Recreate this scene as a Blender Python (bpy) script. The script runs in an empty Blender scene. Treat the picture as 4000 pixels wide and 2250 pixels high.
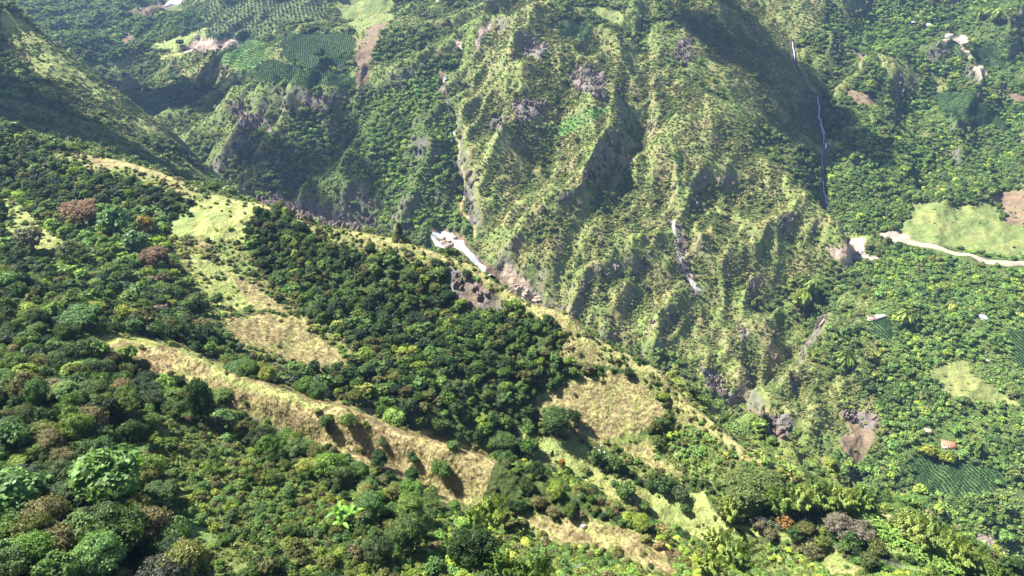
import bpy, math, random
import numpy as np
from mathutils import Vector, Matrix

rng = np.random.default_rng(11)
random.seed(11)
C = bpy.context.scene.collection
R = math.radians

# ------------------------------------------------------------------ camera, sky, sun, air
PITCH = R(28.0)
FX = 1740.0                      # focal length in pixels of a 2576 px wide picture
CX, CY = 1288.0, 724.5
cam_d = bpy.data.cameras.new("camera")
cam = bpy.data.objects.new("camera", cam_d)
C.objects.link(cam)
cam_d.sensor_width = 36.0
cam_d.lens = 36.0 * FX / 2576.0
cam_d.clip_start = 1.0
cam_d.clip_end = 12000.0
cam.location = (0, 0, 0)
cam.rotation_euler = (math.pi / 2 - PITCH, 0, 0)
bpy.context.scene.camera = cam

SUN = Vector((-0.60, 0.20, 0.77)).normalized()       # direction towards the sun
w = bpy.data.worlds.new("World")
bpy.context.scene.world = w
w.use_nodes = True
nt = w.node_tree
sky = nt.nodes.new("ShaderNodeTexSky")
sky.sky_type = 'NISHITA'
sky.sun_disc = False
sky.sun_elevation = math.asin(SUN.z)
sky.sun_rotation = math.atan2(SUN.x, SUN.y)
sky.altitude = 1500
nt.links.new(sky.outputs[0], nt.nodes["Background"].inputs[0])
nt.nodes["Background"].inputs[1].default_value = 0.058
sl = bpy.data.lights.new("sun", 'SUN')
sl.energy = 5.0
sl.angle = R(0.5)
sl.color = (1.0, 0.955, 0.87)
so = bpy.data.objects.new("sun", sl)
C.objects.link(so)
so.rotation_euler = SUN.to_track_quat('Z', 'Y').to_euler()
vs = bpy.context.scene.view_settings
vs.view_transform = 'Standard'
vs.look = 'None'
vs.gamma = 1.0
vs.exposure = 1.62
bpy.context.scene.cycles.max_bounces = 5
bpy.context.scene.cycles.volume_bounces = 0
bpy.context.scene.cycles.diffuse_bounces = 3
HAZE_DENSITY = 0.000070

# ------------------------------------------------------------------ projection
CP, SP = math.cos(PITCH), math.sin(PITCH)

def P(x, y, d):
    """the place d metres deep (along the view axis) seen at picture point x, y"""
    u = (x - CX) / FX
    v = -(y - CY) / FX
    return (d * u, d * (CP + v * SP), d * (-SP + v * CP))

def S(x, y, ax, ay, ad, s):
    """the place seen at x, y on a slope of steepness s rising away from the place (ax, ay, ad)"""
    A = P(ax, ay, ad)
    v = -(y - CY) / FX
    q = (-SP + v * CP) / (CP + v * SP)           # Z = q * Y on the sight line
    Y = (A[2] - s * A[1]) / (q - s)
    d = Y / (CP + v * SP)
    return P(x, y, d)

def project(X, Y, Z):
    d = Y * CP - Z * SP
    v = (Y * SP + Z * CP) / d
    u = X / d
    return CX + u * FX, CY - v * FX, d

# ------------------------------------------------------------------ terrain control lines
L = []

def line(*pts):
    L.append([P(*p) if len(p) == 3 else S(*p) for p in pts])

# near crest behind the bowl
crest1 = [(-250, 250, 520), (-150, 290, 500), (0, 332, 480), (60, 350, 475), (200, 387, 465), (330, 410, 455), (420, 440, 445),
          (540, 492, 430), (620, 508, 422), (700, 522, 412), (760, 562, 402), (900, 582, 390), (1010, 602, 380),
          (1120, 642, 368), (1190, 662, 360), (1240, 702, 350), (1310, 757, 340), (1430, 787, 328), (1462, 832, 324),
          (1560, 882, 315), (1650, 922, 310), (1700, 990, 300), (1780, 1050, 292), (1880, 1140, 280),
          (2000, 1192, 270), (2100, 1224, 264), (2180, 1280, 256), (2300, 1312, 252), (2450, 1378, 246),
          (2576, 1430, 240), (2800, 1520, 232), (3100, 1640, 225)]
line(*crest1)
# the bowl below it
line((1255, 800, 348), (1150, 790, 352), (1050, 800, 352), (900, 760, 357), (760, 740, 365))
line((500, 700, 352), (640, 800, 325), (860, 930, 290), (1000, 1030, 278), (1200, 1120, 280), (1400, 1200, 281),
     (1560, 1290, 272), (1750, 1380, 266), (1950, 1500, 250))
line((420, 780, 300), (560, 900, 265), (700, 985, 258), (900, 1045, 268), (1100, 1120, 280), (1300, 1190, 284))
line((1350, 1000, 311), (1450, 1100, 300), (1600, 1130, 295), (1700, 1230, 281), (1900, 1300, 262),
     (2100, 1370, 242), (2250, 1449, 230))
line((0, 480, 440), (200, 520, 420), (450, 560, 400), (600, 620, 388), (720, 700, 372))
line((0, 620, 360), (200, 660, 345), (350, 700, 335), (480, 780, 305))
line((-200, 750, 260), (0, 720, 270), (150, 760, 258), (210, 822, 225))
# second crest, with dry grass
line((150, 790, 245), (210, 822, 225), (300, 850, 219), (450, 872, 213), (600, 932, 204), (700, 977, 199), (850, 1012, 191),
     (1000, 1072, 185), (1130, 1112, 180), (1250, 1157, 177), (1400, 1215, 173), (1500, 1262, 171),
     (1620, 1332, 167), (1750, 1402, 163), (1880, 1470, 160), (2300, 1650, 150))
line((330, 950, 208), (450, 1010, 204), (620, 1060, 201), (860, 1160, 191), (1030, 1235, 184), (1180, 1300, 177),
     (1330, 1350, 169), (1500, 1400, 161), (1700, 1470, 150))
# small spur on the dry grass
line((640, 962, 199), (770, 1040, 189), (900, 1110, 184), (1050, 1180, 178), (1180, 1260, 173))
# nearest slope
line((-300, 900, 190), (0, 960, 165), (150, 1000, 160), (330, 1040, 155))
line((-300, 1300, 118), (0, 1300, 116), (300, 1250, 126), (600, 1200, 150), (800, 1260, 150), (1000, 1310, 148))
line((-300, 1500, 92), (0, 1470, 95), (400, 1470, 106), (900, 1470, 120), (1288, 1480, 126), (1700, 1500, 132))
line((-600, 2100, 60), (500, 2100, 66), (1288, 2100, 70), (2576, 2100, 90), (3400, 2100, 110))
# bottom of the river gorge
gorge = [(300, 380, 1090), (480, 445, 1040), (560, 480, 1000), (700, 525, 960), (800, 572, 930), (950, 600, 905), (1085, 590, 880),
         (1130, 620, 868), (1200, 682, 852), (1330, 752, 822), (1450, 845, 790), (1560, 900, 770), (1700, 1005, 738),
         (1950, 1160, 680), (2120, 1225, 650), (2260, 1292, 625), (2420, 1385, 600), (2576, 1470, 590),
         (2900, 1560, 580), (3300, 1700, 570)]
line(*gorge)
# back side of the near crest: foot in the gorge
line((0, 300, 640), (250, 370, 640), (420, 430, 660), (520, 480, 760))
# hill on the left
line((-300, -160, 800), (-100, -40, 800), (0, 20, 800), (60, 55, 805), (130, 108, 810), (260, 208, 825), (350, 275, 835), (440, 345, 850),
     (540, 462, 880))
line((-300, 200, 690), (0, 230, 700), (150, 290, 705), (300, 350, 715), (430, 420, 740), (500, 462, 790))
# valley behind the left hill
line((-100, -60, 1700), (60, 60, 1500), (200, 150, 1330), (330, 260, 1200), (450, 360, 1080))
line((-200, -150, 2300), (0, -60, 2100), (300, -20, 1800), (430, 20, 1650), (560, 60, 1450))
line((250, 90, 1520), (370, 110, 1440), (480, 130, 1330), (560, 200, 1200))
line((330, 180, 1350), (420, 230, 1230), (540, 300, 1120))
# lip of the field terrace
line((590, 225, 1105), (640, 215, 1080), (700, 205, 1065), (760, 205, 1045), (830, 200, 1035), (960, 235, 1010), (1040, 190, 1020), (1100, 175, 1020))
line((560, 160, 1210), (665, 130, 1200), (820, 110, 1190), (960, 60, 1180), (1100, 60, 1160))
line((560, 0, 1500), (830, -10, 1400), (1000, -20, 1350), (1300, -30, 1250))
# foot of the cliffs
line((600, 300, 1070), (700, 310, 1030), (860, 340, 985), (1000, 320, 990), (1090, 330, 970))
line((660, 420, 1000), (820, 430, 960), (1000, 440, 930), (1110, 430, 915))
# narrow ravine
line((1108, 178, 1025), (1112, 230, 995), (1130, 290, 975), (1145, 400, 935), (1168, 480, 908), (1188, 580, 872), (1200, 640, 860))
line((1160, 200, 985), (1175, 300, 945), (1195, 420, 905), (1215, 540, 868))
# central mountain
line((1230, 20, 1130), (1300, 60, 1075), (1345, 20, 1090), (1400, 80, 1050), (1490, 130, 1030))
line((1380, 130, 1030), (1350, 200, 985), (1320, 290, 950), (1290, 380, 915))
line((1480, 150, 1010), (1500, 230, 965), (1480, 310, 925), (1440, 400, 890), (1400, 520, 850), (1375, 640, 820), (1350, 740, 812))
line((1425, 200, 1000), (1400, 300, 955), (1380, 400, 915))                 # gully
# main crest falling to the right
mc = [(1420, -60, 1200), (1560, 0, 1150), (1600, 90, 1085), (1660, 160, 1045), (1750, 215, 1020), (1830, 270, 1000), (1890, 340, 975),
      (1950, 410, 950), (2030, 490, 925), (2100, 560, 900), (2150, 640, 875)]
line(*mc)
# stream with the waterfalls
line((1960, -40, 1290), (1990, 60, 1240), (1994, 115, 1215), (2000, 160, 1195), (2020, 200, 1175), (2055, 240, 1155), (2062, 300, 1110), (2075, 370, 1065),
     (2070, 440, 1030), (2070, 500, 1000), (2088, 530, 985), (2110, 580, 960), (2150, 625, 925), (2130, 700, 870), (2050, 800, 815), (1960, 900, 780),
     (1860, 1010, 735), (1850, 1080, 705))
line((2125, -30, 1300), (2140, 70, 1240), (2160, 130, 1200), (2200, 200, 1160), (2230, 300, 1110), (2200, 380, 1060), (2160, 440, 1030), (2150, 520, 985))
line((1790, -40, 1200), (1820, 60, 1150), (1880, 130, 1110), (1900, 200, 1085), (1930, 280, 1060))
line((1700, -40, 1190), (1740, 60, 1140), (1790, 130, 1085), (1830, 190, 1050))
# gully and ribs on its near side
line((1560, 230, 1000), (1620, 330, 955), (1660, 430, 915), (1690, 560, 872), (1705, 640, 850), (1760, 735, 820), (1800, 800, 795), (1840, 870, 770))
line((1590, 400, 915), (1560, 520, 868), (1540, 640, 830), (1560, 740, 800))
line((1740, 280, 985), (1760, 380, 940), (1790, 480, 905), (1800, 560, 875), (1880, 690, 825), (1950, 790, 790))
line((1470, 420, 885), (1500, 560, 845), (1500, 680, 822), (1530, 800, 785))
# lower spurs
line((1840, 760, 800), (1830, 850, 765), (1900, 920, 740), (1930, 1010, 715), (1935, 1080, 700))
line((2080, 780, 800), (2120, 850, 770), (2160, 930, 735), (2220, 1010, 705), (2235, 1100, 672), (2300, 1180, 650))
# gentle ground on the right, below the road
line((2130, 600, 925), (2230, 585, 915), (2330, 615, 890), (2450, 645, 870), (2576, 660, 855), (2900, 700, 830))
line((2290, 505, 985), (2400, 510, 975), (2576, 520, 960), (2900, 540, 930))
line((2200, 760, 815), (2350, 800, 785), (2576, 820, 765), (2900, 840, 745))
line((2350, 1000, 715), (2450, 1010, 705), (2576, 1000, 700), (2900, 1020, 690))
line((2350, 1180, 655), (2450, 1210, 642), (2576, 1240, 630), (2900, 1300, 610))
# mountainside on the right
line((2300, 420, 1060), (2400, 380, 1080), (2576, 350, 1080), (2900, 330, 1060))
line((2280, 250, 1160), (2400, 200, 1185), (2576, 180, 1190), (2900, 160, 1180))
line((2200, 30, 1290), (2350, 20, 1310), (2576, 10, 1320), (2900, 0, 1320))
line((2200, -150, 1480), (2576, -150, 1480), (2900, -150, 1480))
# far rim, out of frame
line((-600, -260, 3200), (0, -240, 3000), (700, -240, 2600), (1288, -200, 2100), (1900, -240, 2100), (2576, -260, 2300), (3300, -260, 2500))

# ------------------------------------------------------------------ heights: relaxation on a log-polar grid
A0, A1 = R(-60), R(60)
R0, R1 = 28.0, 4200.0
LR0, LR1 = math.log(R0), math.log(R1)

def relax(na, nr, H0):
    fx = np.full((nr, na), np.nan)
    acc = np.zeros((nr, na)); cnt = np.zeros((nr, na))
    for pl in L:
        for a, b in zip(pl[:-1], pl[1:]):
            n = 400
            t = np.linspace(0, 1, n)
            X = a[0] + (b[0] - a[0]) * t; Y = a[1] + (b[1] - a[1]) * t; Z = a[2] + (b[2] - a[2]) * t
            th = np.arctan2(X, Y); lr = np.log(np.hypot(X, Y))
            i = np.round((th - A0) / (A1 - A0) * (na - 1)).astype(int)
            j = np.round((lr - LR0) / (LR1 - LR0) * (nr - 1)).astype(int)
            ok = (i >= 0) & (i < na) & (j >= 0) & (j < nr)
            np.add.at(acc, (j[ok], i[ok]), Z[ok]); np.add.at(cnt, (j[ok], i[ok]), 1)
    m = cnt > 0
    H = H0.copy()
    H[m] = acc[m] / cnt[m]
    fixed = H.copy()
    da = ((A1 - A0) / (na - 1)); dr = ((LR1 - LR0) / (nr - 1))
    wa, wr = 1 / da ** 2, 1 / dr ** 2
    jj, ii = np.mgrid[0:nr, 0:na]
    par = (jj + ii) % 2
    om = 1.85
    for it in range(500):
        for p_ in (0, 1):
            Hp = np.pad(H, 1, mode='edge')
            new = (wa * (Hp[1:-1, :-2] + Hp[1:-1, 2:]) + wr * (Hp[:-2, 1:-1] + Hp[2:, 1:-1])) / (2 * (wa + wr))
            sel = (par == p_) & ~m
            H[sel] += om * (new[sel] - H[sel])
    return H

def up(H, na, nr):
    r0, a0 = H.shape
    ja = np.linspace(0, r0 - 1, nr); ia = np.linspace(0, a0 - 1, na)
    j = np.clip(ja.astype(int), 0, r0 - 2); i = np.clip(ia.astype(int), 0, a0 - 2)
    fj = (ja - j)[:, None]; fi = (ia - i)[None, :]
    a = H[j][:, i]; b = H[j][:, i + 1]; c = H[j + 1][:, i]; d = H[j + 1][:, i + 1]
    return (a * (1 - fi) + b * fi) * (1 - fj) + (c * (1 - fi) + d * fi) * fj

def blur(H, n):
    for _ in range(n):
        Hp = np.pad(H, 1, mode='edge')
        H = (Hp[1:-1, 1:-1] * 4 + Hp[:-2, 1:-1] + Hp[2:, 1:-1] + Hp[1:-1, :-2] + Hp[1:-1, 2:]) / 8
    return H

H = np.full((41, 36), -200.0)
for (na, nr) in ((36, 41), (72, 82), (144, 164), (288, 328), (432, 492)):
    H = relax(na, nr, up(H, na, nr))
H = blur(H, 2)
# stronger spurs and hollows on the far side
_th = np.linspace(A0, A1, 432)[None, :]; _r = np.exp(np.linspace(LR0, LR1, 492))[:, None]
_c = np.array([P(*p) for p in crest1])
_fm = np.clip((_r - np.interp(_th, np.arctan2(_c[:, 0], _c[:, 1]), np.hypot(_c[:, 0], _c[:, 1])) * 1.5) / 150, 0, 1)
H = H + .7 * _fm * (H - blur(H, 70))

NA, NR = 1150, 1250
H = up(H, NA, NR)
H = blur(H, 3)
TH = np.linspace(A0, A1, NA)[None, :].repeat(NR, 0)
LRG = np.linspace(LR0, LR1, NR)[:, None].repeat(NA, 1)
RR = np.exp(LRG)
GX = RR * np.sin(TH); GY = RR * np.cos(TH)

# --- noise
_perm = np.random.default_rng(5).permutation(512)
_perm = np.concatenate([_perm, _perm])
_ang = np.random.default_rng(6).uniform(0, 2 * np.pi, 512)
_gx, _gy = np.cos(_ang), np.sin(_ang)

def noise(x, y, seed=0):
    x = x + seed * 17.13; y = y + seed * 31.7
    xi = np.floor(x).astype(np.int64); yi = np.floor(y).astype(np.int64)
    xf = x - xi; yf = y - yi
    u = xf * xf * xf * (xf * (xf * 6 - 15) + 10); v = yf * yf * yf * (yf * (yf * 6 - 15) + 10)
    def g(ix, iy, dx, dy):
        h = _perm[(_perm[ix & 511] + iy) & 511]
        return _gx[h] * dx + _gy[h] * dy
    n00 = g(xi, yi, xf, yf); n10 = g(xi + 1, yi, xf - 1, yf)
    n01 = g(xi, yi + 1, xf, yf - 1); n11 = g(xi + 1, yi + 1, xf - 1, yf - 1)
    return ((n00 * (1 - u) + n10 * u) * (1 - v) + (n01 * (1 - u) + n11 * u) * v) * 1.5

def fbm(x, y, o=4, seed=0):
    s = 0; a = 1; t = 0
    for k in range(o):
        s = s + a * noise(x * 2 ** k, y * 2 ** k, seed + k); t += a; a *= 0.5
    return s / t

def ridged(x, y, o=4, seed=0):
    s = 0; a = 1; t = 0; wt = 1.0
    for k in range(o):
        n = 1 - np.abs(noise(x * 2 ** k, y * 2 ** k, seed + k)) * 1.8
        s = s + a * n * wt; t += a; a *= 0.5
        wt = np.clip(n, 0.2, 1)
    return s / t

# which side of the near crest?
cr = np.array([P(*p) for p in crest1])
cth = np.arctan2(cr[:, 0], cr[:, 1]); crr = np.hypot(cr[:, 0], cr[:, 1])
CRR = np.interp(TH, cth, crr)
FARM = np.clip((RR - CRR * 1.02) / (CRR * 0.35), 0, 1)
wx = GX + 40 * fbm(GX / 120, GY / 120, 3, 3); wy = GY + 40 * fbm(GX / 120, GY / 120, 3, 9)
ra, rb = wx * .80 - wy * .60, wx * .60 + wy * .80
far_rel = (ridged(ra / 130, rb / 260, 3, 21) - 0.62) * 44 + (ridged((GX * .9 - GY * .43) / 38, (GX * .43 + GY * .9) / 75, 3, 40) - 0.6) * 9
gentle = np.clip((GX - 330) / 120, 0, 1) * np.clip((1000 - GY) / 200, 0, 1)
fields = np.clip(1 - np.hypot((GX + 270) / 200, (GY - 1270) / 150), 0, 1)
far_rel *= (1 - 0.75 * gentle) * (1 - 0.8 * np.clip(fields * 2, 0, 1))
near_rel = fbm(GX / 60, GY / 60, 4, 70) * 5 + fbm(GX / 14, GY / 14, 3, 80) * 1.3
dcr = np.clip(np.abs(RR - CRR) / 25, 0.25, 1)
bx, by, bd = project(GX, GY, H)
hill = (bx < 580) & (by > -60) & (GY < 900) & (GY > 560)
hillm = blur(hill.astype(float), 12)
shade = blur(((bx > 1640) & (bx < 2075) & (by < 420) & (by > -100) & (GY > 850)).astype(float), 12)
far_rel *= (1 - 0.75 * hillm) * (1 - 0.5 * shade)
H = H + far_rel * FARM + near_rel * (1 - FARM) * dcr
H = H + fbm(GX / 3.1, GY / 3.1, 2, 90) * 0.35 * (1 - FARM)

def samp(F, X, Y):
    th = np.arctan2(X, Y); lr = np.log(np.hypot(X, Y))
    i = (th - A0) / (A1 - A0) * (NA - 1); j = (lr - LR0) / (LR1 - LR0) * (NR - 1)
    i = np.clip(i, 0, NA - 1.001); j = np.clip(j, 0, NR - 1.001)
    i0 = i.astype(int); j0 = j.astype(int); fi = i - i0; fj = j - j0
    return (F[j0, i0] * (1 - fi) + F[j0, i0 + 1] * fi) * (1 - fj) + (F[j0 + 1, i0] * (1 - fi) + F[j0 + 1, i0 + 1] * fi) * fj

def ground(X, Y):
    return float(samp(H, np.array([X]), np.array([Y]))[0])

# slope and visibility
dHr = np.gradient(H, axis=0) / (RR * (LR1 - LR0) / (NR - 1))
dHa = np.gradient(H, axis=1) / (RR * (A1 - A0) / (NA - 1))
SLOPE = np.hypot(dHr, dHa)
ELEV = H / RR
VIS = (ELEV + 9.0 / RR) >= np.maximum.accumulate(ELEV, axis=0)
VIS0 = (ELEV + 0.6 / RR) >= np.maximum.accumulate(ELEV, axis=0)
PX, PY, PD = project(GX, GY, H)

def cast(x, y, lo=40.0, hi=3500.0):
    """first ground met by the sight line through picture point x, y"""
    d = np.exp(np.linspace(math.log(lo), math.log(hi), 5000))
    u = (x - CX) / FX; v = -(y - CY) / FX
    X = d * u; Y = d * (CP + v * SP); Z = d * (-SP + v * CP)
    g = samp(H, X, Y)
    k = np.argmax(Z < g)
    if not (Z < g).any():
        k = len(d) - 1
    return X[k], Y[k], g[k], d[k]

# ------------------------------------------------------------------ land cover
def inside(px, py, poly):
    c = np.zeros(px.shape, bool)
    n = len(poly)
    for k in range(n):
        x1, y1 = poly[k]; x2, y2 = poly[(k + 1) % n]
        if y1 == y2:
            continue
        t = ((y1 > py) != (y2 > py)) & (px < (x2 - x1) * (py - y1) / (y2 - y1) + x1)
        c ^= t
    return c

CLS = {k: i for i, k in enumerate("FfMmgytTrcbpBsknow")}
far_polys = [
    ('M', [(-400, -400), (60, -400), (0, 0), (60, 55), (130, 110), (260, 210), (440, 345), (560, 470), (520, 520), (0, 400), (-400, 400)]),
    ('m', [(0, 20), (60, 55), (130, 110), (260, 210), (440, 345), (400, 340), (330, 360), (230, 300), (150, 260), (60, 160), (0, 120)]),
    ('y', [(0, 30), (60, 60), (130, 115), (260, 215), (300, 250), (250, 250), (170, 210), (110, 190), (60, 130), (0, 90)]),
    ('y', [(330, 290), (440, 345), (470, 380), (410, 350), (350, 330)]),
    ('f', [(60, -100), (420, -100), (420, 60), (250, 130), (60, 60)]),
    ('F', [(240, 40), (520, 20), (480, 70), (370, 140), (230, 160), (160, 110)]),
    ('b', [(290, 30), (420, 5), (500, -20), (440, 18), (350, 45)]),
    ('b', [(290, 100), (330, 80), (340, 105), (310, 115)]),
    ('g', [(370, 118), (480, 80), (545, 50), (560, 60), (520, 95), (480, 110), (440, 130), (390, 125)]),
    ('c', [(430, 70), (470, 40), (540, 50), (500, 75)]),
    ('y', [(280, 175), (330, 128), (356, 130), (330, 175), (300, 200)]),
    ('m', [(390, 150), (470, 135), (560, 170), (600, 200), (560, 225), (450, 190)]),
    ('y', [(395, 133), (450, 128), (450, 145), (400, 150)]),
    ('w', [(520, -100), (840, -100), (820, 45), (700, 62), (655, 100), (610, 90), (590, 85), (520, 88)]),
    ('c', [(520, 85), (650, 88), (660, 105), (605, 112), (520, 98)]),
    ('p', [(450, 122), (490, 92), (520, 100), (598, 98), (600, 122), (520, 127), (480, 130)]),
    ('k', [(545, 128), (597, 125), (612, 100), (668, 102), (665, 150), (620, 172), (570, 165), (545, 150)]),
    ('c', [(600, 182), (680, 150), (760, 172), (860, 178), (895, 205), (885, 216), (740, 218), (660, 206)]),
    ('c', [(720, 80), (890, 85), (890, 165), (800, 180), (700, 140)]),
    ('b', [(888, 92), (905, 98), (950, 60), (970, 50), (972, 70), (945, 120), (940, 150), (920, 215), (885, 216), (900, 130)]),
    ('g', [(838, 22), (900, -60), (1000, -60), (985, 48), (960, 58), (900, 88), (860, 50)]),
    ('p', [(1060, -40), (1100, -40), (1100, 6), (1060, 4)]),
    ('m', [(1230, 20), (1350, -80), (1420, 60), (1640, 130), (1830, 270), (1950, 410), (2150, 600), (2150, 760), (1800, 760), (1560, 900), (1330, 760), (1210, 620), (1150, 300), (1180, 150)]),
    ('f', [(900, 235), (1010, 200), (1100, 190), (1150, 330), (1165, 470), (1190, 600), (1060, 600), (860, 520), (690, 430), (720, 330), (860, 320)]),
    ('p', [(1188, 112), (1198, 80), (1225, 56), (1242, 60), (1215, 92), (1196, 118)]),
    ('p', [(1140, 98), (1158, 98), (1160, 125), (1142, 125)]),
    ('c', [(1410, 48), (1470, 55), (1482, 92), (1410, 96)]),
    ('g', [(1500, 15), (1560, 25), (1590, 75), (1500, 45), (1440, 20)]),
    ('m', [(1640, -60), (2060, -60), (2090, 60), (2000, 110), (2060, 240), (2060, 380), (1950, 340), (1850, 240), (1750, 150)]),
    ('y', [(1940, 10), (1960, 30), (2005, 85), (2010, 110), (1970, 75)]),
    ('k', [(1390, 330), (1440, 290), (1530, 265), (1560, 250), (1500, 310), (1400, 345)]),
    ('y', [(1340, 765), (1370, 700), (1430, 600), (1480, 480), (1505, 490), (1450, 640), (1385, 775)]),
    ('y', [(1780, 520), (1800, 520), (2000, 620), (1960, 640)]),
    ('y', [(2060, 480), (2190, 500), (2160, 540)]),
    ('F', [(2080, 400), (2200, 300), (2320, 350), (2440, 300), (2560, 340), (2640, 480), (2500, 505), (2300, 500), (2280, 575), (2150, 590), (2090, 530)]),
    ('f', [(2090, 380), (2130, 380), (2160, 420), (2120, 470)]),
    ('f', [(2100, -200), (3000, -200), (3000, 330), (2300, 330), (2150, 130)]),
    ('F', [(2060, 20), (2110, 30), (2150, 100), (2200, 130), (2140, 160)]),
    ('y', [(2200, 130), (2270, 150), (2320, 200), (2310, 235), (2230, 190)]),
    ('y', [(2330, 170), (2380, 190), (2400, 240), (2350, 230)]),
    ('c', [(2340, 235), (2430, 220), (2500, 280), (2560, 340), (2440, 320), (2370, 290)]),
    ('c', [(2370, 100), (2500, 110), (2540, 180), (2430, 160)]),
    ('p', [(2370, 98), (2430, 92), (2440, 104), (2420, 118), (2500, 200), (2490, 210), (2425, 140), (2412, 108)]),
    ('b', [(2105, 110), (2190, 145), (2180, 160), (2130, 140)]),
    ('b', [(2130, 220), (2190, 235), (2210, 270), (2170, 280), (2140, 260)]),
    ('b', [(2520, 230), (2600, 240), (2600, 265), (2530, 250)]),
    ('g', [(2290, 508), (2420, 515), (2500, 510), (2520, 560), (2700, 590), (2700, 645), (2500, 650), (2320, 608), (2230, 588), (2285, 560)]),
    ('b', [(2500, 500), (2530, 475), (2700, 470), (2700, 575), (2530, 565)]),
    ('g', [(2330, 640), (2390, 650), (2420, 700), (2350, 690)]),
    ('M', [(1210, 640), (1360, 770), (1600, 880), (1880, 760), (2150, 640), (2300, 640), (2240, 900), (2300, 1300), (1700, 1030), (1400, 820)]),
    ('m', [(1520, 780), (1850, 740), (2020, 880), (2250, 1020), (2240, 1100), (1930, 1080), (1700, 900)]),
    ('f', [(2230, 620), (3000, 680), (3000, 1700), (2300, 1330), (2220, 1100), (2190, 760)]),
    ('F', [(2200, 900), (2400, 960), (2420, 1040), (2230, 1100)]),
    ('F', [(2560, 1000), (3000, 1000), (3000, 1200), (2560, 1180)]),
    ('F', [(2100, 1130), (2300, 1180), (2330, 1290), (2200, 1270), (2080, 1180)]),
    ('c', [(2180, 800), (2240, 812), (2245, 862), (2170, 840)]),
    ('c', [(2300, 1160), (2420, 1150), (2520, 1180), (2535, 1230), (2400, 1262), (2310, 1232)]),
    ('c', [(2520, 840), (2700, 820), (2700, 930), (2560, 920)]),
    ('y', [(2330, 920), (2420, 900), (2470, 960), (2560, 1010), (2470, 1010), (2380, 1000)]),
    ('b', [(2125, 1062), (2200, 1050), (2205, 1100), (2172, 1168), (2135, 1170)]),
    ('r', [(2120, 1030), (2200, 1035), (2215, 1085), (2190, 1090), (2130, 1060)]),
    ('p', [(2445, 1338), (2500, 1345), (2550, 1388), (2535, 1400), (2450, 1372)]),
    ('p', [(2460, 890), (2500, 905), (2480, 915)]),
    ('r', [(1750, 910), (1790, 930), (1840, 980), (1890, 1000), (1850, 1025), (1790, 980)]),
    ('r', [(1900, 1040), (1985, 1040), (1990, 1100), (1930, 1120)]),
    ('r', [(1850, 810), (1880, 830), (1870, 850), (1850, 840)]),
    ('r', [(1690, 560), (1712, 570), (1725, 650), (1770, 730), (1755, 745), (1712, 660)]),
    ('r', [(1290, 250), (1370, 255), (1360, 300), (1300, 300)]),
    ('r', [(1455, 165), (1520, 180), (1525, 250), (1440, 225)]),
    ('r', [(1230, 295), (1270, 290), (1260, 330), (1225, 320)]),
    ('r', [(1330, 100), (1370, 120), (1350, 150), (1320, 130)]),
    ('r', [(1700, 100), (1740, 100), (1730, 160), (1700, 170)]),
    ('r', [(580, 275), (660, 285), (690, 330), (600, 320)]),
    ('r', [(760, 240), (810, 250), (790, 290), (755, 270)]),
    ('r', [(690, 480), (880, 540), (960, 600), (760, 600), (660, 540)]),
    ('b', [(1105, 175), (1118, 175), (1122, 260), (1108, 250)]),
    ('t', [(1142, 330), (1152, 330), (1162, 460), (1196, 600), (1186, 600), (1152, 460)]),
    ('p', [(1262, 665), (1330, 700), (1345, 775), (1300, 760), (1250, 715)]),
    ('p', [(2120, 620), (2145, 600), (2175, 600), (2182, 640), (2215, 650), (2195, 665), (2150, 660), (2090, 645), (2075, 625)]),
    ('p', [(2215, 590), (2260, 580), (2290, 600), (2260, 620), (2225, 615)]),
    ('b', [(1080, 572), (1150, 585), (1250, 680), (1300, 740), (1230, 700), (1160, 630), (1090, 600)]),
]
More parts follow.
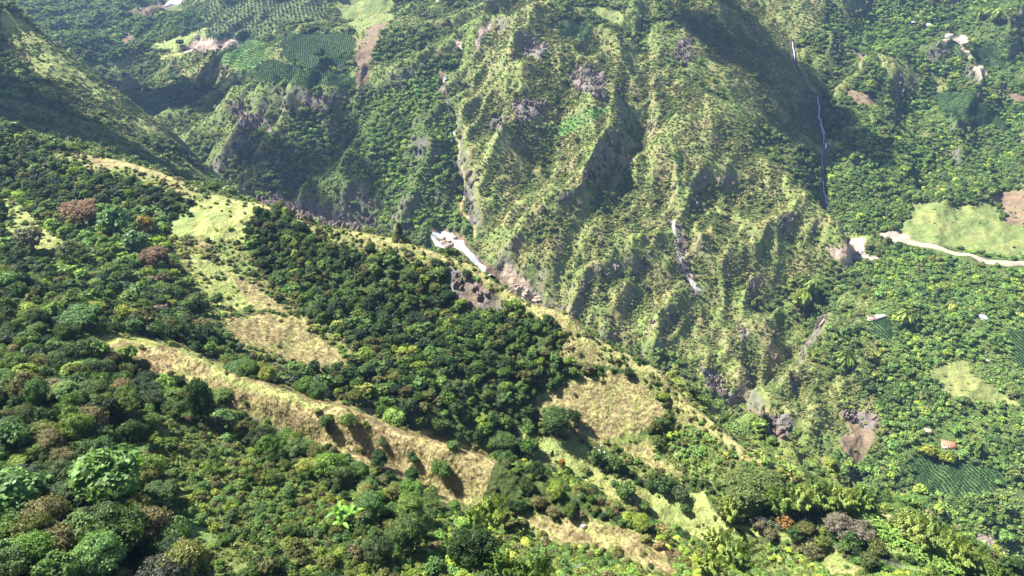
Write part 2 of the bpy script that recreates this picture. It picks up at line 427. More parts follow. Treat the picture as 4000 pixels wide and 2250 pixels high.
near_polys = [
    ('F', [(-3000, -3000), (6000, -3000), (6000, 6000), (-3000, 6000)]),
    ('f', [(0, 480), (400, 520), (440, 700), (300, 740), (200, 720), (0, 620)]),
    ('y', [(0, 500), (90, 520), (130, 600), (200, 640), (120, 650), (40, 610), (0, 600)]),
    ('m', [(120, 380), (330, 405), (420, 440), (540, 490), (520, 520), (400, 480), (300, 450), (120, 410)]),
    ('t', [(200, 385), (330, 405), (470, 460), (400, 448), (280, 420)]),
    ('y', [(540, 480), (700, 515), (660, 535), (620, 560), (600, 610), (540, 600), (500, 560), (440, 560), (500, 520)]),
    ('g', [(440, 540), (520, 530), (560, 620), (470, 620), (420, 590)]),
    ('m', [(380, 590), (600, 610), (720, 740), (880, 870), (860, 930), (640, 900), (520, 800), (460, 700)]),
    ('y', [(480, 640), (560, 660), (640, 770), (560, 790), (490, 730)]),
    ('t', [(560, 690), (660, 740), (740, 790), (640, 785)]),
    ('t', [(560, 800), (760, 795), (860, 900), (840, 920), (700, 900), (600, 860)]),
    ('m', [(500, 850), (640, 900), (800, 960), (700, 960), (560, 900)]),
    ('m', [(740, 565), (900, 575), (1040, 605), (1190, 655), (1300, 740), (1240, 790), (1180, 700), (1000, 660), (900, 640), (760, 600)]),
    ('r', [(1120, 680), (1180, 690), (1260, 730), (1265, 770), (1200, 790), (1140, 750)]),
    ('t', [(1300, 750), (1440, 785), (1470, 830), (1440, 850), (1360, 800)]),
    ('m', [(1440, 830), (1560, 880), (1700, 985), (1640, 980), (1560, 920), (1400, 900), (1420, 850)]),
    ('m', [(1560, 900), (1680, 940), (1760, 1050), (1880, 1140), (1840, 1180), (1700, 1080), (1660, 1000)]),
    ('T', [(1350, 1000), (1530, 925), (1640, 970), (1670, 1040), (1600, 1110), (1560, 1125), (1460, 1110), (1360, 1060)]),
    ('m', [(1500, 1100), (1640, 1110), (1720, 1200), (1700, 1230), (1560, 1180)]),
    ('T', [(1560, 1130), (1630, 1125), (1700, 1190), (1680, 1200), (1600, 1165)]),
    ('y', [(1306, 1078), (1403, 1105), (1447, 1140), (1509, 1184), (1580, 1202), (1624, 1229), (1730, 1246), (1783, 1273), (1819, 1308), (1907, 1335),
           (1996, 1353), (2084, 1379), (2217, 1432), (2226, 1520), (2137, 1520), (2040, 1400), (1960, 1360), (1836, 1330), (1790, 1350), (1783, 1400), (1677, 1380),
           (1624, 1350), (1645, 1300), (1553, 1262), (1491, 1218), (1403, 1172), (1341, 1155)]),
    ('g', [(1350, 1100), (1450, 1100), (1500, 1150), (1440, 1170), (1380, 1150)]),
    ('g', [(1640, 1230), (1780, 1240), (1800, 1300), (1700, 1330), (1640, 1290)]),
    ('m', [(1440, 1200), (1600, 1270), (1700, 1350), (1640, 1340), (1500, 1270)]),
    ('t', [(195, 822), (300, 846), (450, 866), (600, 926), (700, 971), (850, 1006), (1000, 1066), (1130, 1106), (1250, 1150), (1240, 1200),
           (1225, 1240), (1180, 1300), (1280, 1320), (1330, 1370), (1240, 1345), (1120, 1270), (1040, 1215), (940, 1170), (830, 1130), (700, 1080), (590, 1040), (560, 1000), (430, 950), (330, 910), (290, 870)]),
    ('y', [(450, 880), (600, 936), (700, 981), (850, 1020), (790, 1020), (690, 1000), (560, 950)]),
    ('y', [(210, 820), (450, 868), (450, 880), (280, 860)]),
    ('s', [(1000, 1330), (1140, 1290), (1300, 1345), (1640, 1420), (1900, 1500), (1900, 1700), (900, 1700)]),
    ('m', [(1150, 1262), (1300, 1285), (1420, 1300), (1500, 1300), (1640, 1350), (1760, 1400), (1900, 1510), (1700, 1510), (1560, 1400), (1400, 1375), (1250, 1345), (1150, 1300)]),
    ('t', [(1290, 1300), (1400, 1312), (1480, 1300), (1600, 1345), (1730, 1400), (1850, 1500), (1720, 1500), (1640, 1410), (1500, 1370), (1380, 1360)]),
    ('s', [(390, 1050), (600, 1100), (700, 1130), (900, 1240), (1010, 1300), (940, 1400), (900, 1500), (520, 1500), (420, 1300), (380, 1150)]),
    ('k', [(440, 1300), (500, 1300), (540, 1360), (480, 1370)]),
    ('F', [(640, 1100), (700, 1125), (860, 1190), (960, 1250), (1070, 1320), (1050, 1370), (960, 1340), (880, 1275), (760, 1200), (640, 1150)]),
    ('s', [(1050, 1400), (1350, 1380), (1640, 1430), (1640, 1600), (1050, 1600)]),
    ('n', [(2100, 1260), (2220, 1290), (2320, 1350), (2440, 1430), (2460, 1500), (2360, 1500), (2260, 1400), (2150, 1310)]),
    ('s', [(1700, 1400), (1783, 1400), (1836, 1340), (1960, 1375), (2040, 1410), (2137, 1520), (2137, 1650), (1700, 1650)]),
    ('s', [(2240, 1420), (2700, 1440), (2700, 1700), (1900, 1700), (2000, 1470)]),
    ('s', [(1700, 1060), (1800, 1100), (1960, 1200), (2150, 1240), (2100, 1270), (1900, 1230), (1720, 1200), (1650, 1160)]),
]
nfar = RR > CRR * 1.02
wob = 1.0
sc_m = np.clip(PD / 150, 1.0, 4.0)
JX = (fbm(GX / (9 * sc_m), GY / (9 * sc_m), 3, 101)) * 3.2 * sc_m * FX / PD
JY = (fbm(GX / (9 * sc_m), GY / (9 * sc_m), 3, 111)) * 2.2 * sc_m * FX / PD
QX, QY = PX + JX, PY + JY
LC = np.full(H.shape, CLS['M'], np.int8)
sub = {}
for polys, zone in ((far_polys, nfar), (near_polys, ~nfar)):
    for k, poly in polys:
        xs = [p[0] for p in poly]; ys = [p[1] for p in poly]
        bb = zone & (QX > min(xs)) & (QX < max(xs)) & (QY > min(ys)) & (QY < max(ys)) & (PD > 5)
        idx = np.nonzero(bb)
        if len(idx[0]):
            ins = inside(QX[idx], QY[idx], poly)
            LC[idx[0][ins], idx[1][ins]] = CLS[k]

CONV = (H - blur(H, 60)) / (RR * 0.004 + 0.5)          # >0 on spurs, <0 in gullies
MOIST = fbm(GX / (70 + 60 * FARM), GY / (70 + 60 * FARM), 4, 130) - np.clip(CONV * 0.5, -0.45, 0.45)
FINE = fbm(GX / 6, GY / 6, 3, 140)
MID = fbm(GX / 25, GY / 25, 3, 150)

def mixc(a, b, t):
    t = np.clip(t, 0, 1)[..., None]
    return a * (1 - t) + b * t

def col(*c):
    return np.array(c, float)

c_forest = col(.055, .080, .025); c_olive = col(.120, .145, .045); c_tan = col(.310, .265, .125)
c_green = col(.160, .212, .070); c_yel = col(.262, .278, .100); c_rock = col(.165, .150, .140)
c_soil = col(.210, .150, .105); c_pale = col(.430, .340, .265); c_scrub = col(.19, .175, .075)
COL = np.zeros(H.shape + (3,))
def setc(k, v):
    m_ = LC == CLS[k]
    COL[m_] = v[m_]
one = np.ones(H.shape + (3,))
grassy = mixc(mixc(one * c_olive * 1.25, one * col(.165, .225, .065), .25 - MOIST * 1.2), one * c_tan * .8, MID * 1.4)
setc('F', mixc(one * c_forest, one * c_olive, MID * .6))
setc('f', mixc(one * c_forest * 1.3, one * c_green * .6, MID + .4))
setc('M', mixc(grassy * .85, one * c_green * .5, MOIST + .35))
setc('m', mixc(grassy, one * c_tan * .8, .35 + MID * .9))
setc('g', mixc(one * c_green, one * c_yel, .35 + MID * 1.2))
setc('y', mixc(one * c_yel, one * c_green, .2 + MID * 1.2))
tanmix = mixc(mixc(one * c_tan, one * col(.23, .150, .095), MID * 1.8 - .05), one * c_yel, FINE * 1.5 + .02 + MOIST * .8)
setc('t', tanmix); setc('T', mixc(tanmix, one * c_yel, .25 + FINE))
setc('r', mixc(one * c_rock, one * c_soil, MID + .2))
setc('c', mixc(one * col(.045, .085, .030), one * col(.07, .12, .04), FINE + .5))
setc('w', mixc(one * col(.07, .11, .04), one * col(.12, .15, .05), FINE + .5))
setc('b', mixc(one * c_soil * .9, one * c_olive, MID * .8 + .1))
setc('p', mixc(one * c_pale, one * col(.42, .31, .24), MID + .5))
setc('B', one * c_olive); setc('n', one * c_green)
setc('s', mixc(one * c_olive, one * c_green, MID + .5))
setc('k', mixc(one * c_green * .8, one * col(.10, .22, .05), MID + .5))
# cattle steps that follow the contours of the dry slopes
ph = H / 1.5 + fbm(GX / 16, GY / 16, 3, 500) * 2.2
step_ = np.clip(np.sin(ph * 2 * np.pi) * 1.4 + .1, 0, 1)
ter = np.isin(LC, [CLS['t'], CLS['T'], CLS['y']]) * ~nfar * np.where(LC == CLS['y'], .4, 1.)
COL = mixc(COL, one * col(.115, .085, .050), step_ * ter * .55)
H = H + ter * (step_ - .5) * .28
# bare rock where the ground is steepest
st = np.clip((SLOPE - 1.42 + FINE * .6 + MID * .5) * 2.0, 0, 1) * np.isin(LC, [CLS['M'], CLS['m'], CLS['F'], CLS['f'], CLS['y']])
COL = mixc(COL, one * c_rock * (1 + .3 * FINE[..., None]), st * (.65 * FARM + .5 * (1 - FARM)))
crest_ = np.clip(1 - np.abs(RR - CRR + 1.5) / (4 + 3 * MID), 0, 1) * (PX > 150) * (fbm(GX / 18, GY / 18, 2, 300) > -.25)
COL = mixc(COL, mixc(one * c_tan, one * c_yel, .4 + MID), crest_ * 1.3)
COL *= np.where(nfar & np.isin(LC, [CLS['g'], CLS['y']]) & (PX > 600), .84, np.where(np.isin(LC, [CLS['g'], CLS['y']]), 1.12, 1.))[..., None]
COL *= (1 + .22 * FINE[..., None])
COL = np.clip(COL, .01, .8)

# ------------------------------------------------------------------ materials
def newmat(name):
    m = bpy.data.materials.new(name); m.use_nodes = True
    n = m.node_tree.nodes; b = n["Principled BSDF"]
    return m, n, m.node_tree.links, b

def ramp_noise(n, l, scale, lo, hi, coord=None, detail=4):
    tx = n.new("ShaderNodeTexNoise"); tx.inputs["Scale"].default_value = scale; tx.inputs["Detail"].default_value = detail
    if coord: l.new(coord, tx.inputs["Vector"])
    mr = n.new("ShaderNodeMapRange"); mr.inputs[1].default_value = .3; mr.inputs[2].default_value = .7
    mr.inputs[3].default_value = lo; mr.inputs[4].default_value = hi
    l.new(tx.outputs[0], mr.inputs[0])
    return mr.outputs[0], tx

def plain(name, c, rough=.8, scale=3.0, var=.25, bump=.0, metal=0.):
    m, n, l, b = newmat(name)
    co = n.new("ShaderNodeTexCoord")
    f, tx = ramp_noise(n, l, scale, 1 - var, 1 + var, co.outputs["Object"])
    mx = n.new("ShaderNodeVectorMath"); mx.operation = 'SCALE'
    mx.inputs[0].default_value = c[:3]; l.new(f, mx.inputs["Scale"])
    l.new(mx.outputs[0], b.inputs["Base Color"])
    b.inputs["Roughness"].default_value = rough; b.inputs["Metallic"].default_value = metal
    if bump:
        bp = n.new("ShaderNodeBump"); bp.inputs["Strength"].default_value = bump; bp.inputs["Distance"].default_value = .1
        l.new(tx.outputs[0], bp.inputs["Height"]); l.new(bp.outputs[0], b.inputs["Normal"])
    return m

def ground_mat():
    m, n, l, b = newmat("ground")
    at = n.new("ShaderNodeAttribute"); at.attribute_name = "cover"
    g = n.new("ShaderNodeNewGeometry")
    f1, t1 = ramp_noise(n, l, 0.9, .72, 1.28, g.outputs["Position"], 5)
    f2, t2 = ramp_noise(n, l, 0.12, .80, 1.20, g.outputs["Position"], 4)
    mu = n.new("ShaderNodeMath"); mu.operation = 'MULTIPLY'; l.new(f1, mu.inputs[0]); l.new(f2, mu.inputs[1])
    sc = n.new("ShaderNodeVectorMath"); sc.operation = 'SCALE'; l.new(at.outputs["Color"], sc.inputs[0]); l.new(mu.outputs[0], sc.inputs["Scale"])
    l.new(sc.outputs[0], b.inputs["Base Color"])
    b.inputs["Roughness"].default_value = .95
    b.inputs["Specular IOR Level"].default_value = .1
    bp = n.new("ShaderNodeBump"); bp.inputs["Strength"].default_value = .8; bp.inputs["Distance"].default_value = .6
    l.new(t1.outputs[0], bp.inputs["Height"])
    bp2 = n.new("ShaderNodeBump"); bp2.inputs["Strength"].default_value = .7; bp2.inputs["Distance"].default_value = 5.0
    l.new(t2.outputs[0], bp2.inputs["Height"]); l.new(bp.outputs[0], bp2.inputs["Normal"])
    l.new(bp2.outputs[0], b.inputs["Normal"])
    return m

def leaf_mat(name, var=.5, trans=.3):
    m, n, l, b = newmat(name)
    at = n.new("ShaderNodeAttribute"); at.attribute_type = 'INSTANCER'; at.attribute_name = "tint"
    g = n.new("ShaderNodeNewGeometry")
    mr = n.new("ShaderNodeMapRange"); mr.inputs[3].default_value = 1 - var; mr.inputs[4].default_value = 1 + var
    l.new(g.outputs["Random Per Island"], mr.inputs[0])
    f, tx = ramp_noise(n, l, .35, .8, 1.25, g.outputs["Position"], 3)
    mu = n.new("ShaderNodeMath"); mu.operation = 'MULTIPLY'; l.new(mr.outputs[0], mu.inputs[0]); l.new(f, mu.inputs[1])
    sc = n.new("ShaderNodeVectorMath"); sc.operation = 'SCALE'; l.new(at.outputs["Color"], sc.inputs[0]); l.new(mu.outputs[0], sc.inputs["Scale"])
    l.new(sc.outputs[0], b.inputs["Base Color"])
    b.inputs["Roughness"].default_value = .55
    b.inputs["Specular IOR Level"].default_value = .25
    tr = n.new("ShaderNodeBsdfTranslucent")
    yl = n.new("ShaderNodeVectorMath"); yl.operation = 'MULTIPLY'; yl.inputs[1].default_value = (1.25, 1.25, .5)
    l.new(sc.outputs[0], yl.inputs[0]); l.new(yl.outputs[0], tr.inputs[0])
    mx = n.new("ShaderNodeMixShader"); mx.inputs[0].default_value = trans
    l.new(b.outputs[0], mx.inputs[1]); l.new(tr.outputs[0], mx.inputs[2])
    l.new(mx.outputs[0], n["Material Output"].inputs[0])
    return m

M_ground = ground_mat()
M_leaf = leaf_mat("foliage")
M_grass = leaf_mat("grass_blades", .45, .25)
M_bark = plain("bark", (.16, .13, .10), .9, 6, .35, .6)
M_grey = plain("weathered_branch", (.42, .38, .35), .9, 6, .2, .3)

# ------------------------------------------------------------------ object helpers
def tag(o, label=None, cat=None, group=None, kind=None):
    if label: o["label"] = label
    if cat: o["category"] = cat
    if group: o["group"] = group
    if kind: o["kind"] = kind
    return o

def mesh_np(name, V, F, mats):
    """V (n,3), F list of arrays of equal-width faces"""
    me = bpy.data.meshes.new(name)
    V = np.asarray(V, np.float32)
    me.vertices.add(len(V)); me.vertices.foreach_set("co", V.ravel())
    loops = np.concatenate([f.ravel() for f in F]).astype(np.int32)
    tot = np.concatenate([np.full(len(f), f.shape[1], np.int32) for f in F])
    st_ = np.concatenate([[0], np.cumsum(tot)[:-1]]).astype(np.int32)
    me.loops.add(len(loops)); me.loops.foreach_set("vertex_index", loops)
    me.polygons.add(len(tot)); me.polygons.foreach_set("loop_start", st_)
    me.update(calc_edges=True)
    me.validate()
    for m in (mats if isinstance(mats, (list, tuple)) else [mats]):
        me.materials.append(m)
    return me

def link(name, me, parent=None, loc=None):
    o = bpy.data.objects.new(name, me); C.objects.link(o)
    if parent: o.parent = parent
    if loc is not None: o.location = loc
    return o

def empty(name, loc, rz=0., s=1.):
    o = bpy.data.objects.new(name, None); C.objects.link(o)
    o.location = loc; o.rotation_euler = (0, 0, rz); o.empty_display_size = .5
    o.scale = (s, s, s) if not isinstance(s, (tuple, list)) else s
    return o

# ------------------------------------------------------------------ the ground
ids = np.arange(NR * NA).reshape(NR, NA)
Fg = np.stack([ids[:-1, :-1].ravel(), ids[:-1, 1:].ravel(), ids[1:, 1:].ravel(), ids[1:, :-1].ravel()], 1)
gm = mesh_np("ground", np.stack([GX.ravel(), GY.ravel(), H.ravel()], 1), [Fg], M_ground)
ca = gm.color_attributes.new("cover", 'FLOAT_COLOR', 'POINT')
ca.data.foreach_set("color", np.concatenate([COL.reshape(-1, 3), np.ones((NR * NA, 1))], 1).astype(np.float32).ravel())
gm.polygons.foreach_set("use_smooth", np.ones(len(gm.polygons), bool))
tag(link("ground", gm), "steep mountain slopes of grass, scrub and bare earth around a deep gorge", "terrain", kind="structure")

# ------------------------------------------------------------------ plant shapes (unit size: crown radius 1, base at z = 0)
def unit(v):
    return v / np.maximum(np.linalg.norm(v, axis=-1, keepdims=True), 1e-9)

def leaves(cen, nrm, size, g, aspect=1.6, droop=None):
    """kite-shaped leaf faces at cen, facing nrm"""
    n = len(cen)
    r = g.normal(size=(n, 3))
    t = unit(np.cross(nrm, r)) if droop is None else unit(droop)
    b = unit(np.cross(nrm, t))
    size = np.asarray(size).reshape(-1, 1) * np.ones((n, 1))
    L_ = t * size * aspect * .5; W_ = b * size * .5
    a0 = cen - L_; a1 = cen + W_ - L_ * .1; a2 = cen + L_; a3 = cen - W_ - L_ * .1
    V = np.stack([a0, a1, a2, a3], 1).reshape(-1, 3)
    F = np.arange(n * 4).reshape(-1, 4)
    return V, F

ICO_V = None
def ico():
    import bmesh
    bm = bmesh.new(); bmesh.ops.create_icosphere(bm, subdivisions=2, radius=1)
    V = np.array([v.co[:] for v in bm.verts]); F = np.array([[v.index for v in f.verts] for f in bm.faces]); bm.free()
    return V, F
ICO_V, ICO_F = ico()

def crown(seed, nlobe=14, nleaf=2500, leaf=.08, rz=.8, zc=1.0, core=True, lob=(.30, .50), spread=.68, flat=0., up_=.35, hang=0., per=14, tsz=.065):
    g = np.random.default_rng(seed)
    d = unit(g.normal(size=(nlobe * 3, 3))); d = d[d[:, 2] > -.35][:nlobe]
    rad = g.uniform(.75, 1.0, (len(d), 1)) * spread
    c = d * rad * np.array([1, 1, rz]); c[:, 2] += zc
    c[:, :2] *= g.uniform(.85, 1.15, (1, 2))
    c = np.vstack([c, [[0, 0, zc]]])
    lr = g.uniform(lob[0], lob[1], len(c)); lr[-1] = spread * .75
    Vs, Fs, off = [], [], 0
    if core:
        for ci, ri in zip(c, lr):
            v = ICO_V * ri * (.62 if leaf < .2 else .74) * (1 + .15 * g.normal(size=(len(ICO_V), 1))) * np.array([1, 1, .85]) + ci
            Vs.append(v); Fs.append(ICO_F + off); off += len(v)
    ntw = max(20, int(nleaf * 2 / per))
    pt = g.choice(len(c), ntw, p=lr ** 2 / (lr ** 2).sum())
    dt_ = unit(g.normal(size=(ntw, 3)) + np.array([0, 0, .25]))
    twig = c[pt] + dt_ * (lr[pt] * g.uniform(.72, 1.18, ntw))[:, None] * np.array([1, 1, .85])
    tw = g.integers(0, ntw, nleaf * 2); pick = pt[tw]; dd = dt_[tw]
    pos = twig[tw] + g.normal(size=(nleaf * 2, 3)) * np.array([1, 1, .45]) * tsz
    # drop leaves that are deep inside another lobe
    dist = np.linalg.norm(pos[:, None, :] - c[None], axis=2) / lr[None]
    dist[np.arange(len(pick)), pick] = 9
    keep = dist.min(1) > .78
    pos, dd = pos[keep][:nleaf], dd[keep][:nleaf]
    if hang:
        pos[:, 2] -= hang * g.uniform(0, 1, len(pos)) ** 2
    nr_ = unit(dd * .9 + g.normal(size=dd.shape) * .55 + np.array([0, 0, up_]))
    V, F = leaves(pos, nr_, leaf * g.uniform(.6, 1.35, len(pos)), g)
    V = np.vstack(Vs + [V]); 
    z0 = max(V[:, 2].min(), 0)
    quads = F + off
    return V, [np.vstack(Fs)] if False else ([np.vstack(Fs), quads] if core else [quads])

def tube(pts, rad, n=7):
    pts = np.asarray(pts, float); V, F = [], []
    for i, p in enumerate(pts):
        t = unit(pts[min(i + 1, len(pts) - 1)] - pts[max(i - 1, 0)])
        a = unit(np.cross(t, [.3, .9, .1])); b = np.cross(t, a)
        an = np.linspace(0, 2 * np.pi, n, endpoint=False)
        V.append(p + (np.cos(an)[:, None] * a + np.sin(an)[:, None] * b) * rad[i])
    for i in range(len(pts) - 1):
        for k in range(n):
            F.append([i * n + k, i * n + (k + 1) % n, (i + 1) * n + (k + 1) % n, (i + 1) * n + k])
    V = np.vstack(V)
    V = np.vstack([V, pts[-1:], pts[:1]])
    last = (len(pts) - 1) * n
    T = [[last + k, last + (k + 1) % n, len(V) - 2] for k in range(n)]
    return V, np.array(F), np.array(T)

def merge(parts):
    V, Q, T, off = [], [], [], 0
    for p in parts:
        V.append(p[0]); Q.append(p[1] + off)
        if len(p) > 2: T.append(p[2] + off)
        off += len(p[0])
    return np.vstack(V), [np.vstack(Q)] + ([np.vstack(T)] if T else [])

def trunk_mesh(seed, h=1.1, r=.075, limbs=5, reach=.55):
    g = np.random.default_rng(seed)
    P0 = np.array([[0, 0, -.35], [.02, 0, .1], [.05, .03, .45], [.03, .06, .8], [0, .04, h]])
    parts = [tube(P0, [r * 1.5, r * 1.1, r * .9, r * .7, r * .35])]
    for k in range(limbs):
        a = 2 * np.pi * k / limbs + g.uniform(-.4, .4); z = g.uniform(.35, .8)
        o = np.array([.04, .04, z]); e = np.array([math.cos(a) * reach, math.sin(a) * reach, z + g.uniform(.3, .6)])
        m_ = (o + e) / 2 + np.array([0, 0, -.03])
        parts.append(tube([o, m_, e], [r * .5, r * .35, r * .15], 5))
    return merge(parts)

def branches(seed, depth=4, spread=.55, r0=.06, length=.6):
    g = np.random.default_rng(seed); parts = []
    def grow(p, d, l, r, k):
        q1 = p + d * l * .5 + g.normal(size=3) * l * .06; q2 = p + d * l + g.normal(size=3) * l * .1
        parts.append(tube([p, q1, q2], [r, r * .8, r * .6], 4 if k < depth else 6))
        if k == 0: return
        for _ in range(3 if k > 1 else 4):
            dd = unit(d + g.normal(size=3) * spread + np.array([0, 0, .12]))
            grow(q2 if _ else q1, dd, l * g.uniform(.62, .82), r * .58, k - 1)
    grow(np.array([0, 0, -.2]), np.array([0, 0, 1.]), length, r0, depth)
    return merge(parts)

def bamboo(seed, n=34, leaf=.085, per=190, culms=True):
    g = np.random.default_rng(seed); Vs, Fs, off = [], [], 0
    cp = []
    for k in range(n):
        a = g.uniform(0, 2 * np.pi); lean = g.uniform(.15, 1.0); h = g.uniform(1.5, 2.3)
        b0 = np.array([math.cos(a), math.sin(a), 0]) * g.uniform(0, .35)
        t = np.linspace(0, 1, 9)[:, None]
        ax = np.array([math.cos(a), math.sin(a), 0])
        pts = b0 + ax * lean * t ** 2.2 + np.array([0, 0, 1]) * h * (t - .28 * lean * t ** 3)
        if culms:
            v, f, tt = tube(pts, list(np.linspace(.022, .006, 9)), 4)
            cp.append((v, f, tt))
        m_ = per
        tt_ = g.uniform(.30, 1.02, m_) ** .8
        pos = b0 + ax * lean * tt_[:, None] ** 2.2 + np.array([0, 0, 1]) * (h * (tt_ - .28 * lean * tt_ ** 3))[:, None]
        wdt = .17 * np.sin(np.clip(tt_, 0, 1) * np.pi * .85 + .3)
        side = unit(g.normal(size=(m_, 3)) * np.array([1, 1, .3])) * wdt[:, None] * g.uniform(.2, 1.3, (m_, 1))
        pos = pos + side - np.array([0, 0, .05])
        dr_ = unit(side * 3 + ax * .5 + np.array([0, 0, -.55]))
        nr_ = unit(np.array([0, 0, 1.]) + g.normal(size=(m_, 3)) * .4)
        V, F = leaves(pos, nr_, leaf * g.uniform(.6, 1.3, m_), g, 2.4, dr_)
        Vs.append(V); Fs.append(F + off); off += len(V)
    leafm = (np.vstack(Vs), [np.vstack(Fs)])
    return leafm, (merge(cp) if culms else None)

def blade(base, d, length, width, arch, n=6, fold=.12):
    """one long arching leaf as a two-sided strip with a raised rim"""
    t = np.linspace(0, 1, n)
    side = unit(np.cross(d, [0, 0, 1.]))
    pts = base + np.outer(t, d) * length - np.outer(t ** 2, [0, 0, 1.]) * arch * length
    wv = width * np.sin(np.pi * np.clip(t * .93 + .05, 0, 1)) ** .6
    Lf = pts + side * wv[:, None] * .5 + np.outer(wv, [0, 0, 1]) * fold
    Rt = pts - side * wv[:, None] * .5 + np.outer(wv, [0, 0, 1]) * fold
    V = np.vstack([Lf, pts, Rt])
    F = []
    for i in range(n - 1):
        F.append([i, i + 1, n + i + 1, n + i]); F.append([n + i, n + i + 1, 2 * n + i + 1, 2 * n + i])
    return V, np.array(F)

def rosette(seed, stems=3, nleaf=8, length=.75, width=.2, height=.8):
    g = np.random.default_rng(seed); lf, st_ = [], []
    for s in range(stems):
        a = 2 * np.pi * s / max(stems, 1) + .5
        b0 = np.array([math.cos(a), math.sin(a), 0]) * (.22 if stems > 1 else 0)
        h = height * g.uniform(.7, 1.1)
        top = b0 * 1.6 + np.array([0, 0, h])
        st_.append(tube([b0 - np.array([0, 0, .15]), (b0 + top) / 2, top], [.07, .055, .04], 7))
        for k in range(nleaf):
            aa = 2 * np.pi * k / nleaf + g.uniform(-.3, .3); el = g.uniform(.35, 1.25)
            d = np.array([math.cos(aa) * math.cos(el), math.sin(aa) * math.cos(el), math.sin(el)])
            lf.append(blade(top, d, length * g.uniform(.75, 1.1), width, g.uniform(.25, .6)))
    return merge(lf), merge(st_)

def tuft(seed, n=16, length=1., width=.10):
    g = np.random.default_rng(seed); lf = []
    for k in range(n):
        a = g.uniform(0, 6.28); el = g.uniform(.5, 1.4)
        d = np.array([math.cos(a) * math.cos(el), math.sin(a) * math.cos(el), math.sin(el)])
        lf.append(blade(np.array([g.uniform(-.25, .25), g.uniform(-.25, .25), -.05]), d, length * g.uniform(.5, 1), width, g.uniform(.1, .5), 4, .02))
    return merge(lf)

def conifer(seed):
    g = np.random.default_rng(seed); Vs, Fs, off = [], [], 0
    for z in np.linspace(.5, 2.5, 13):
        rr = .62 * (1 - (z - .4) / 2.4) + .10
        for k in range(9):
            a = g.uniform(0, 6.28); t = g.uniform(.1, 1, 26)
            pos = np.stack([np.cos(a) * rr * t, np.sin(a) * rr * t, z + .12 * t + g.normal(size=26) * .02], 1)
            V, F = leaves(pos, unit(g.normal(size=(26, 3)) * .5 + [0, 0, 1]), .11 * g.uniform(.6, 1.2, 26), g, 2.2)
            Vs.append(V); Fs.append(F + off); off += len(V)
    return np.vstack(Vs), [np.vstack(Fs)]

# shapes at three levels of detail; the same shape serves single trees and the far woods
NEAR = {
    'round': [crown(s, 19, 6000, .058, lob=(.24, .42)) for s in (1, 2, 3)],
    'loose': [crown(s, 26, 5200, .058, lob=(.15, .30), spread=.84, rz=.75, per=20) for s in (4, 5)],
    'broad': [crown(s, 26, 1900, .13, lob=(.16, .30), spread=.86, rz=.75, up_=.9, per=9, tsz=.08) for s in (6, 7)],
    'flat': [crown(s, 22, 4600, .055, rz=.32, zc=1.05, lob=(.18, .34), spread=.85, up_=.9) for s in (8,)],
    'shrub': [crown(s, 9, 1600, .11, rz=.6, zc=.55, lob=(.32, .5), hang=.1) for s in (9, 10)],
}
MIDL = {
    'round': [crown(s, 15, 1700, .10, per=10, lob=(.25, .42)) for s in (21, 22, 23)],
    'loose': [crown(s, 18, 1500, .10, per=10, lob=(.22, .38), spread=.78) for s in (24, 25)],
    'broad': [crown(s, 14, 800, .19, lob=(.24, .38), spread=.78, up_=.9) for s in (26,)],
    'flat': [crown(s, 12, 800, .13, rz=.35, zc=1., lob=(.2, .38), spread=.82, up_=.8) for s in (28,)],
    'shrub': [crown(s, 7, 420, .19, rz=.6, zc=.5, lob=(.35, .5), hang=.1) for s in (29, 30)],
}
FARL = {
    'round': [crown(s, 8, 300, .24, per=5, tsz=.09, rz=.8, lob=(.35, .55)) for s in (41, 42, 43)],
    'loose': [crown(s, 10, 300, .24, per=5, tsz=.09, lob=(.3, .45), spread=.75) for s in (44,)],
    'broad': [crown(s, 9, 240, .32, lob=(.3, .45), spread=.75, up_=.9) for s in (46,)],
    'flat': [crown(s, 8, 200, .28, rz=.35, zc=.9, lob=(.3, .42), spread=.75) for s in (48,)],
    'shrub': [crown(s, 5, 110, .40, rz=.6, zc=.45, lob=(.4, .55), hang=.1) for s in (49, 50)],
}
def mk(nm, vf, mat): return mesh_np(nm, vf[0], vf[1], mat)
LOD = []
for D, tagn in ((NEAR, 'near'), (MIDL, 'mid'), (FARL, 'far')):
    LOD.append({k: [mk('crown', v, M_leaf) for v in vs_] for k, vs_ in D.items()})
TRUNKS = [mk('trunk', trunk_mesh(s), M_bark) for s in (1, 2, 3)]
STEMS = [mk('stem', trunk_mesh(s, .6, .05, 5, .35), M_bark) for s in (4, 5)]
BAM = [bamboo(s, 36, .055, 330) for s in (1, 2, 3)]
BAML = [mk('foliage', b[0], M_leaf) for b in BAM]
M_culm = plain("bamboo_culm", (.20, .26, .08), .5, 4, .3)
BAMC = [mk('culms', b[1], M_culm) for b in BAM]
BAMF = mk('foliage', bamboo(9, 18, .34, 16, False)[0], M_leaf)
BANL, BANS = zip(*[rosette(s) for s in (1, 2)])
M_stalk = plain("banana_stalk", (.16, .26, .06), .5, 4, .3)
BANL = [mk('leaves', b, M_leaf) for b in BANL]; BANS = [mk('stalk', b, M_stalk) for b in BANS]
TUFT = [mk('grass_tuft', tuft(s), M_grass) for s in (1, 2)]
WEED = [mk('herb_clump', tuft(s, 22, 1., .2), M_leaf) for s in (3,)]

